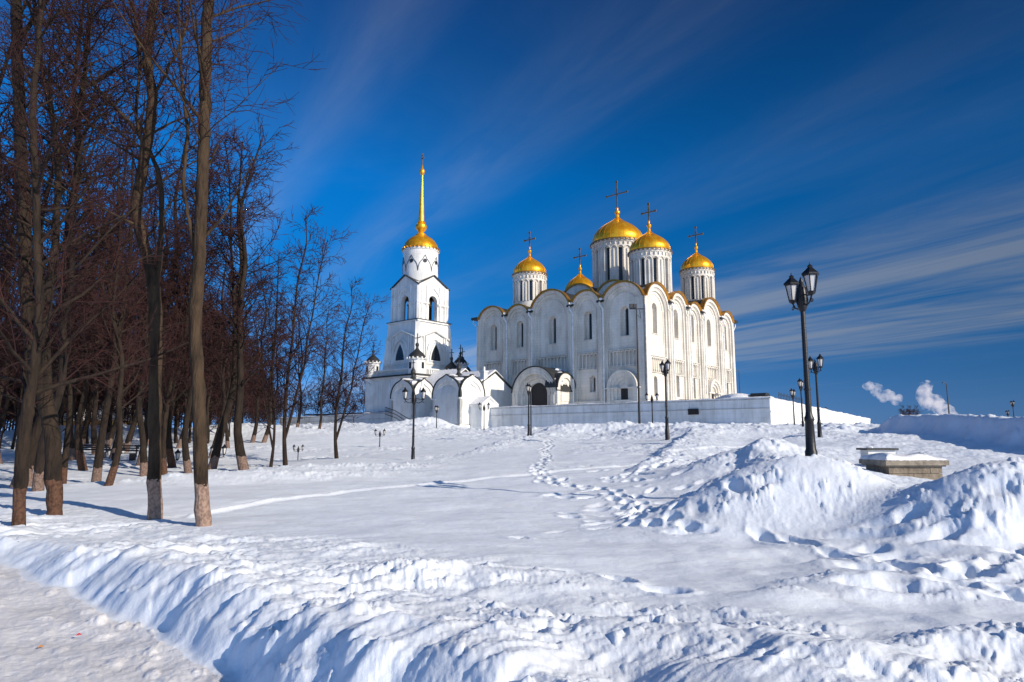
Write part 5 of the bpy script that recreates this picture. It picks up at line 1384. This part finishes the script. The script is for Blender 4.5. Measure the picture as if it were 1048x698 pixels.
def side_dir(rg, d, ang):
    d = unit(d); t = rg.normal(0, 1, 3); t = unit(t - d * t.dot(d)); return unit(d * math.cos(ang) + t * math.sin(ang))
def interp(pts, r, t):
    f = t * (len(pts) - 1); i = min(int(f), len(pts) - 2); q = f - i
    return pts[i] * (1 - q) + pts[i + 1] * q, r[i] * (1 - q) + r[i + 1] * q, unit(pts[i + 1] - pts[i])
def smooth_line(pts, r, m):
    pts = np.array(pts, float); r = np.array(r, float); n = len(pts); out = []; ro = []
    for i in range(n - 1):
        p0, p1, p2, p3 = pts[max(i - 1, 0)], pts[i], pts[i + 1], pts[min(i + 2, n - 1)]
        for q in range(m):
            t = q / m; out.append(.5 * (2 * p1 + (p2 - p0) * t + (2 * p0 - 5 * p1 + 4 * p2 - p3) * t * t + (3 * p1 - p0 - 3 * p2 + p3) * t ** 3)); ro.append(r[i] * (1 - t) + r[i + 1] * t)
    out.append(pts[-1]); ro.append(r[-1]); return np.array(out), np.array(ro)
def crown_lines(rg, stems, nl, t0, llen, dens=1.0, twig=.011, ang=(.7, 1.15), up=.10, min_t=None):
    """limbs, branches and twigs on the stems"""
    limbs, br, tw = [], [], []
    for pts, r in stems:
        H = np.linalg.norm(pts[-1] - pts[0])
        for i in range(nl):
            t = t0 + (1 - t0) * ((i + rg.random()) / nl) ** .9; t = min(t, .985)
            p, rr_, d = interp(pts, r, t)
            Ll = llen * (1.12 - .75 * (t - t0) / (1 - t0)) * rg.uniform(.55, 1.15)
            dd = side_dir(rg, d, rg.uniform(*ang)); lp = branch(rg, p, dd, Ll, min(rr_ * .5, .015 * Ll ** .9 + .006), 7, up, .15); limbs.append(lp)
            nb = int(max(4, Ll * 2.9 * dens))
            for j in range(nb):
                t2 = .15 + .85 * (j + rg.random()) / nb; t2 = min(t2, .98); p2, r2, d2 = interp(*lp, t2)
                L2 = (.35 + .38 * Ll * (1 - t2 * .6)) * rg.uniform(.5, 1.2); bp_ = branch(rg, p2, side_dir(rg, d2, rg.uniform(.5, 1.0)), L2, max(min(r2 * .6, .022), twig * 1.2), 5, .08, .16); br.append(bp_)
                nt_ = int(max(3, L2 * 5.2 * dens))
                for q in range(nt_):
                    t3 = .2 + .8 * (q + rg.random()) / nt_; t3 = min(t3, .98); p3, r3, d3 = interp(*bp_, t3); L3 = rg.uniform(.25, .75)
                    tp = branch(rg, p3, side_dir(rg, d3, rg.uniform(.4, .9)), L3, twig, 3, .15, .25); tw.append((tp[0], np.array([twig, twig * .8, twig * .55])))
                    if rg.random() < .6 * dens:
                        p4, _, d4 = interp(*tp, .5); tp2 = branch(rg, p4, side_dir(rg, d4, .7), L3 * .6, twig * .8, 3, .1, .2); tw.append((tp2[0], np.array([twig * .8, twig * .7, twig * .5])))
    return limbs, br, tw
def build_tree(name, origin, stems, limbs, br, tw, barkm, label, group, sides=14):
    root = empty(name, origin, 0, label, 'tree', group)
    me = tubes_mesh('trunk', stems + limbs, sides); t = link_mesh('trunk', me, barkm, root)
    me = tubes_mesh('crown', br + tw, 3); c = link_mesh('crown', me, M['twig'], root)
    return root
# the four near trees: trunks surveyed as centre lines at their own depth
def surveyed(y, pts, rpx):
    P = [];
    for k, (u, v) in enumerate(pts): P.append(at(u, v, y))
    rr_ = [r * y / F * .77 for r in rpx]
    return np.array(P), np.array(rr_)
GT = 'bare trees of the park woods'
def near_tree(seed, y, stem_list, barkm, label, nl, llen, t0, sway=0, dens=1.0, twig=.0075):
    rg = np.random.default_rng(seed); stems = []
    o = None
    for pts, rpx in stem_list:
        P, rr_ = surveyed(y, pts, rpx)
        if o is None: o = P[0].copy(); o[2] = gz(o[0], o[1])
        n = len(P); P = P - o
        if sway: P[:, 1] += np.linspace(0, sway, n)
        S, q = smooth_line(P, rr_, 5)
        q = q * (1 + .04 * np.sin(np.arange(len(q)) * 1.7 + seed) + rg.normal(0, .045, len(q))); S[1:, :2] += rg.normal(0, .010, (len(q) - 1, 2)); stems.append((S, q))
    stems[0][0][0][2] -= .35
    stems[0][1][0] *= 1.15
    limbs, br, tw = crown_lines(rg, stems, nl, t0, llen, dens, twig, up=.09)
    build_tree('bare_tree', tuple(o), stems, limbs, br, tw, barkm, label, GT)
near_tree(11, 15.6, [([(208.5, 540), (205.5, 480), (203, 400), (200, 330), (204, 260), (207, 190), (209, 120), (211, 50), (213, 0), (216, -80), (219, -170), (222, -260)], [9.2, 8.8, 8.4, 8.2, 8.2, 8.2, 7.8, 7.4, 7.0, 6, 4.5, 2.5]),
    ([(203, 300), (196, 240), (188, 190), (192, 140), (186, 80), (183, 20), (176, -60), (170, -140)], [2.5, 2.5, 2.3, 2.2, 2, 1.8, 1.4, 1])], M['bark'], 'tall straight bare tree with a pale lime washed foot, rightmost of the near trunks', 24, 3.0, .36)
near_tree(12, 16.9, [([(159, 533), (158, 480), (159, 400), (160, 330), (156, 288), (147, 250), (140, 214), (145, 178), (152, 138), (156, 95), (150, 58), (158, 0), (162, -80), (160, -170), (165, -240)], [8.6, 8.2, 7.8, 7.8, 7.8, 7.4, 7.2, 7, 6.8, 6.5, 6.2, 5.6, 4.6, 3.4, 2]),
    ([(158, 300), (165, 245), (164, 185), (155, 160), (140, 135), (118, 110), (100, 92), (70, 60), (50, 20)], [4.0, 3.2, 3, 2.8, 2.5, 2.4, 2.2, 1.8, 1.2]), ([(155, 100), (170, 75), (186, 40), (196, 0), (204, -50)], [2.6, 2.2, 2, 1.6, 1.2]), ([(149, 160), (140, 120), (143, 60), (136, 0), (130, -60)], [2.6, 2.2, 2, 1.7, 1.2])], M['bark'], 'sinuous bare tree with a pale lime washed foot, second near trunk from the right', 20, 3.1, .34)
near_tree(13, 17.2, [([(56, 528), (55, 480), (53, 440), (46, 410), (38, 375), (30, 325), (26, 280), (25, 220), (21, 140), (18, 70), (16, 0), (14, -80), (12, -170)], [9.6, 9.4, 9.6, 10, 9.8, 8.6, 8, 7.8, 7.6, 7.2, 6.6, 5, 3]),
    ([(50, 420), (47, 370), (46, 320), (54, 270), (58, 220), (60, 170), (54, 125), (46, 85), (38, 40), (34, -20), (30, -90)], [6.6, 6.2, 5.8, 5.2, 4.8, 4.4, 3.6, 3.2, 2.6, 2.0, 1.4]), ([(59, 160), (70, 140), (82, 100), (88, 55), (96, 0), (99, -60)], [3.4, 3, 2.8, 2.3, 2, 1.2]), ([(21, 40), (36, 15), (55, -10), (80, -50)], [3.4, 3, 2.6, 1.6])], M['bark_shade'], 'thick dark bare tree forking into two tall stems near the left edge', 24, 3.4, .22, dens=1.0)
near_tree(14, 15.3, [([(19, 545), (22, 480), (25, 440), (30, 410), (36, 370), (40, 310), (38, 250), (36, 180), (34, 110), (40, 40), (44, -30), (44, -120)], [8.4, 8, 7.8, 7, 6, 5.4, 5.0, 4.4, 4, 3.4, 2.8, 1.8])], M['bark_shade'], 'leaning bare trunk with a rust brown shade toned foot at the far left of the snowbank', 30, 3.4, .20)

# generic tree kinds, copied for the woods
def generic(seed, H, r0, fork, dens, llen, barkm, nl=26, lean=.016, twig=.016, t0=.22):
    rg = np.random.default_rng(seed); k = 9
    P = np.zeros((k, 3)); P[:, 2] = np.linspace(-.4, H, k); dx = rg.normal(0, lean, 2)
    for i in range(1, k): P[i, :2] = P[i - 1, :2] + dx * H / k + rg.normal(0, .012, 2) * H
    r0 = r0 * .82; rr_ = r0 * (1 - .82 * np.linspace(0, 1, k) ** 1.1); rr_[0] *= 1.35; rr_[1] *= 1.02
    stems = [smooth_line(P, rr_, 3)]
    for f_ in fork:
        p, r_, d = interp(P, rr_, f_[0]); s = branch(rg, p, (math.cos(f_[1]) * f_[2], math.sin(f_[1]) * f_[2], 1), H * (1 - f_[0]) * .92, r_ * .8, 9, .05, .05); s[1][:] = np.maximum(s[1], .02); stems.append(smooth_line(*s, 3))
    limbs, br, tw = crown_lines(rg, stems, nl, t0, llen, dens, twig, up=.09)
    return build_tree('bare_tree', (0, 0, 0), stems, limbs, br, tw, barkm, None, GT, 10)
KINDS = [generic(21, 19, .24, [], .95, 3.9, M['bark_woodshade'], 42), generic(22, 18, .22, [(.25, .5, .25)], .85, 3.4, M['bark_woodshade'], 26),
         generic(23, 20, .26, [(.4, 3.4, .3)], .9, 4.0, M['bark_woodshade'], 30), generic(24, 16, .16, [(.12, 0, .28)], .95, 2.8, M['bark_plain'], 30, .02),
         generic(25, 17, .2, [], 1.0, 3.9, M['bark_shade'], 44, .03), generic(26, 10.5, .11, [(.2, 2, .35), (.3, 5, .4)], .9, 2.6, M['bark_plain'], 22, .02, .024, .12)]
used = [False] * len(KINDS)
def put_tree(kind, x, y, sc, rz, label, scz=1.0, group=GT, zoff=0):
    o = KINDS[kind] if not used[kind] else copy_tree(KINDS[kind]); used[kind] = True
    o.location = (x, y, gz(x, y) + zoff); o.scale = (sc, sc, sc * scz); o.rotation_euler = (0, 0, rz); tag(o, label, 'tree', group); return o
def pt(kind, u, y, sc, rz, label, scz=1.0): x = (u - 524) / F * y * 1.0; x = at(u, 470, y)[0]; put_tree(kind, x, y, sc, R(rz), label, scz)
pt(0, 252.5, 34.5, 1.08, 30, 'thick bare tree standing alone at the right edge of the woods, pale foot', .86)
pt(3, 277, 36.5, .58, 200, 'thin bare tree between the thick edge tree and the twin stemmed one')
pt(3, 293, 37, .86, 0, 'dark twin stemmed bare tree at the right edge of the woods')
pt(3, 345, 42, .80, 5, 'forked bare tree standing apart nearest the bell tower', .84)
pt(4, 325, 76, .82, 60, 'slim bare tree on the snow bank in front of the low white wall')
pt(1, 302, 78, .85, 150, 'bare tree on the bank left of the slim one by the low wall')
pt(0, 268, 62, .9, 250, 'bare tree on the snowy bank behind the thick edge tree')
pt(2, 216, 36, .9, 80, 'bare tree just behind and right of the tall straight near trunk, pale foot')
pt(0, 195, 35, .8, 120, 'bare tree partly hidden behind the tall straight near trunk')
pt(4, 170, 34, .8, 10, 'leaning bare tree between the two near lime washed trunks, pale foot', 1.05)
pt(1, 149, 33, .85, 300, 'bare tree directly left of the sinuous near trunk')
pt(0, 143, 40, .9, 190, 'dark bare tree left of the sinuous near trunk further back')
pt(4, 111, 24, .66, 150, 'leaning bare tree with pale foot in the middle of the snowy woods', 1.1)
pt(2, 100, 29, .72, 40, 'second leaning bare tree just behind the one with the pale foot', 1.1)
pt(1, 42, 23, .80, 100, 'bare tree with pale foot seen between the two large left trunks', 1.05)
pt(4, 66, 27, .7, 220, 'bare reddish trunk just right of the thick forked tree', 1.1)
pt(0, 98, 52, 1.0, 20, 'dark bare tree behind the benches'); pt(2, 126, 54, 1.0, 130, 'dark leaning bare tree right of the benches')
pt(0, 181, 58, 1.0, 280, 'distant dark bare trunk between the near lime washed trunks')
r_ = random.Random(5); n_ = 0
GB = 'crowded bare trees deep in the park woods'
for row, (y0, y1, cnt, ulo, uhi) in enumerate([(24, 34, 9, -260, 60), (36, 50, 16, -230, 228), (50, 68, 22, -200, 262), (68, 95, 28, -180, 285), (95, 135, 20, -160, 262)]):
    for i in range(cnt):
        u = ulo + (uhi - ulo) * (i + r_.random() * .9) / cnt; y = r_.uniform(y0, y1); x = at(u, 460, y)[0]
        sc = r_.uniform(.82, 1.08) * (1 if u < 200 else .86)
        put_tree(r_.choice([0, 0, 1, 2, 4]), x, y, sc, r_.uniform(0, 6.28), 'dark bare tree crowded among others deep in the park woods', 1, GB)
GD = 'dark far rows of small trees behind the park'
for i in range(70):
    u = -170 + i * 6.2 + r_.uniform(-5, 5); y = r_.uniform(100, 150); x = at(u, 455, y)[0]
    put_tree(5, x, y, r_.uniform(1.0, 1.7), r_.uniform(0, 6.28), 'small dark tree in the far rows closing the view behind the park trunks', 1, GD, -.8)
# low growth and far trees
GF = 'far small bare trees beyond the low white wall'
for i in range(14):
    u = 262 + i * 8.4 + r_.uniform(-3, 3); y = r_.uniform(138, 165); x = at(u, 440, y)[0]
    o = put_tree(5, x, y, r_.uniform(.8, 1.15) * .9, r_.uniform(0, 6.28), 'small bushy bare tree in the far row beyond the low white wall', 1, GF, 1.5)
GU = 'leafless undergrowth between the park trunks'
for i in range(90):
    u = -120 + i * 4.5 + r_.uniform(-6, 6); y = r_.uniform(60, 120) if u < 255 else r_.uniform(120, 150); x = at(u, 460, y)[0]
    put_tree(5, x, y, r_.uniform(.8, 1.4) if u < 255 else r_.uniform(.6, .9), r_.uniform(0, 6.28), 'small dark leafless undergrowth tree between the park trunks', 1, GU)
for u, y in [(926, 200), (932, 210), (938, 205)]:
    x = at(u, 425, y)[0]; o = put_tree(5, x, y, .95, u, 'tiny far tree top peeping over the right snow ridge', 1, 'far tree tops over the right ridge'); o.location.z = zat(420, y) - 9.0

# ---------------------------------------------------------------- steam
def steam(path, label, seed):
    """closed puffy column along surveyed points (u, v, radius px) at 700 m"""
    rg = random.Random(seed); y0 = 700; import bmesh
    bm = bmesh.new()
    from mathutils import noise
    lumps = []
    for i in range(len(path) - 1):
        for q in range(4):
            t = q / 4; u = path[i][0] * (1 - t) + path[i + 1][0] * t; v = path[i][1] * (1 - t) + path[i + 1][1] * t; r = path[i][2] * (1 - t) + path[i + 1][2] * t
            p = Vector(at(u + rg.uniform(-1, 1) * r * .4, v + rg.uniform(-1, 1) * r * .4, y0 + rg.uniform(-6, 6))); lumps.append((p, r * rg.uniform(.75, 1.1)))
    mbd = bpy.data.metaballs.new('tmp'); mbd.resolution = 1.6; mo = bpy.data.objects.new('tmpmeta', mbd); COL.objects.link(mo)
    for p, r in lumps:
        e = mbd.elements.new(); e.co = p; e.radius = r * 1.45
    bpy.context.view_layer.update()
    dg = bpy.context.evaluated_depsgraph_get(); me = bpy.data.meshes.new_from_object(mo.evaluated_get(dg)); bpy.data.objects.remove(mo); bpy.data.metaballs.remove(mbd)
    for v in me.vertices:
        n = v.normal; d = noise.fractal(v.co * .16 + Vector((seed, 0, 0)), .9, 2.1, 4) * 1.9; v.co += n * d
    m = bpy.data.materials.get('steam')
    if not m:
        m = bpy.data.materials.new('steam'); nt, N, L = nodes_of(m); N.remove(N['Principled BSDF']); out = N['Material Output']
        pv = N.new('ShaderNodeVolumePrincipled'); pv.inputs['Color'].default_value = (.97, .93, .92, 1); pv.inputs['Anisotropy'].default_value = .0
        tc = N.new('ShaderNodeTexCoord'); n = N.new('ShaderNodeTexNoise'); n.inputs['Scale'].default_value = .16; n.inputs['Detail'].default_value = 5; L.new(tc.outputs['Object'], n.inputs['Vector'])
        mr = N.new('ShaderNodeMapRange'); mr.inputs[1].default_value = .42; mr.inputs[2].default_value = .72; mr.inputs[3].default_value = .0; mr.inputs[4].default_value = .20; L.new(n.outputs['Fac'], mr.inputs[0]); L.new(mr.outputs[0], pv.inputs['Density'])
        L.new(pv.outputs[0], out.inputs['Volume'])
    o = link_mesh('steam_plume', me, m, None, True); tag(o, label, 'steam'); return o
steam([(888, 395, 5), (895, 399, 6), (904, 404, 6), (914, 407, 6), (922, 408, 4)], 'slanting puff of pale steam over the right ridge, left of the billowing plume', 3)
steam([(948, 396, 7), (945, 404, 7), (950, 411, 8), (960, 416, 8), (970, 424, 9), (978, 430, 8)], 'billowing steam plume behind the tall lamp post on the right ridge', 9)
scene.cycles.volume_bounces = 4
scene.cycles.max_bounces = 8
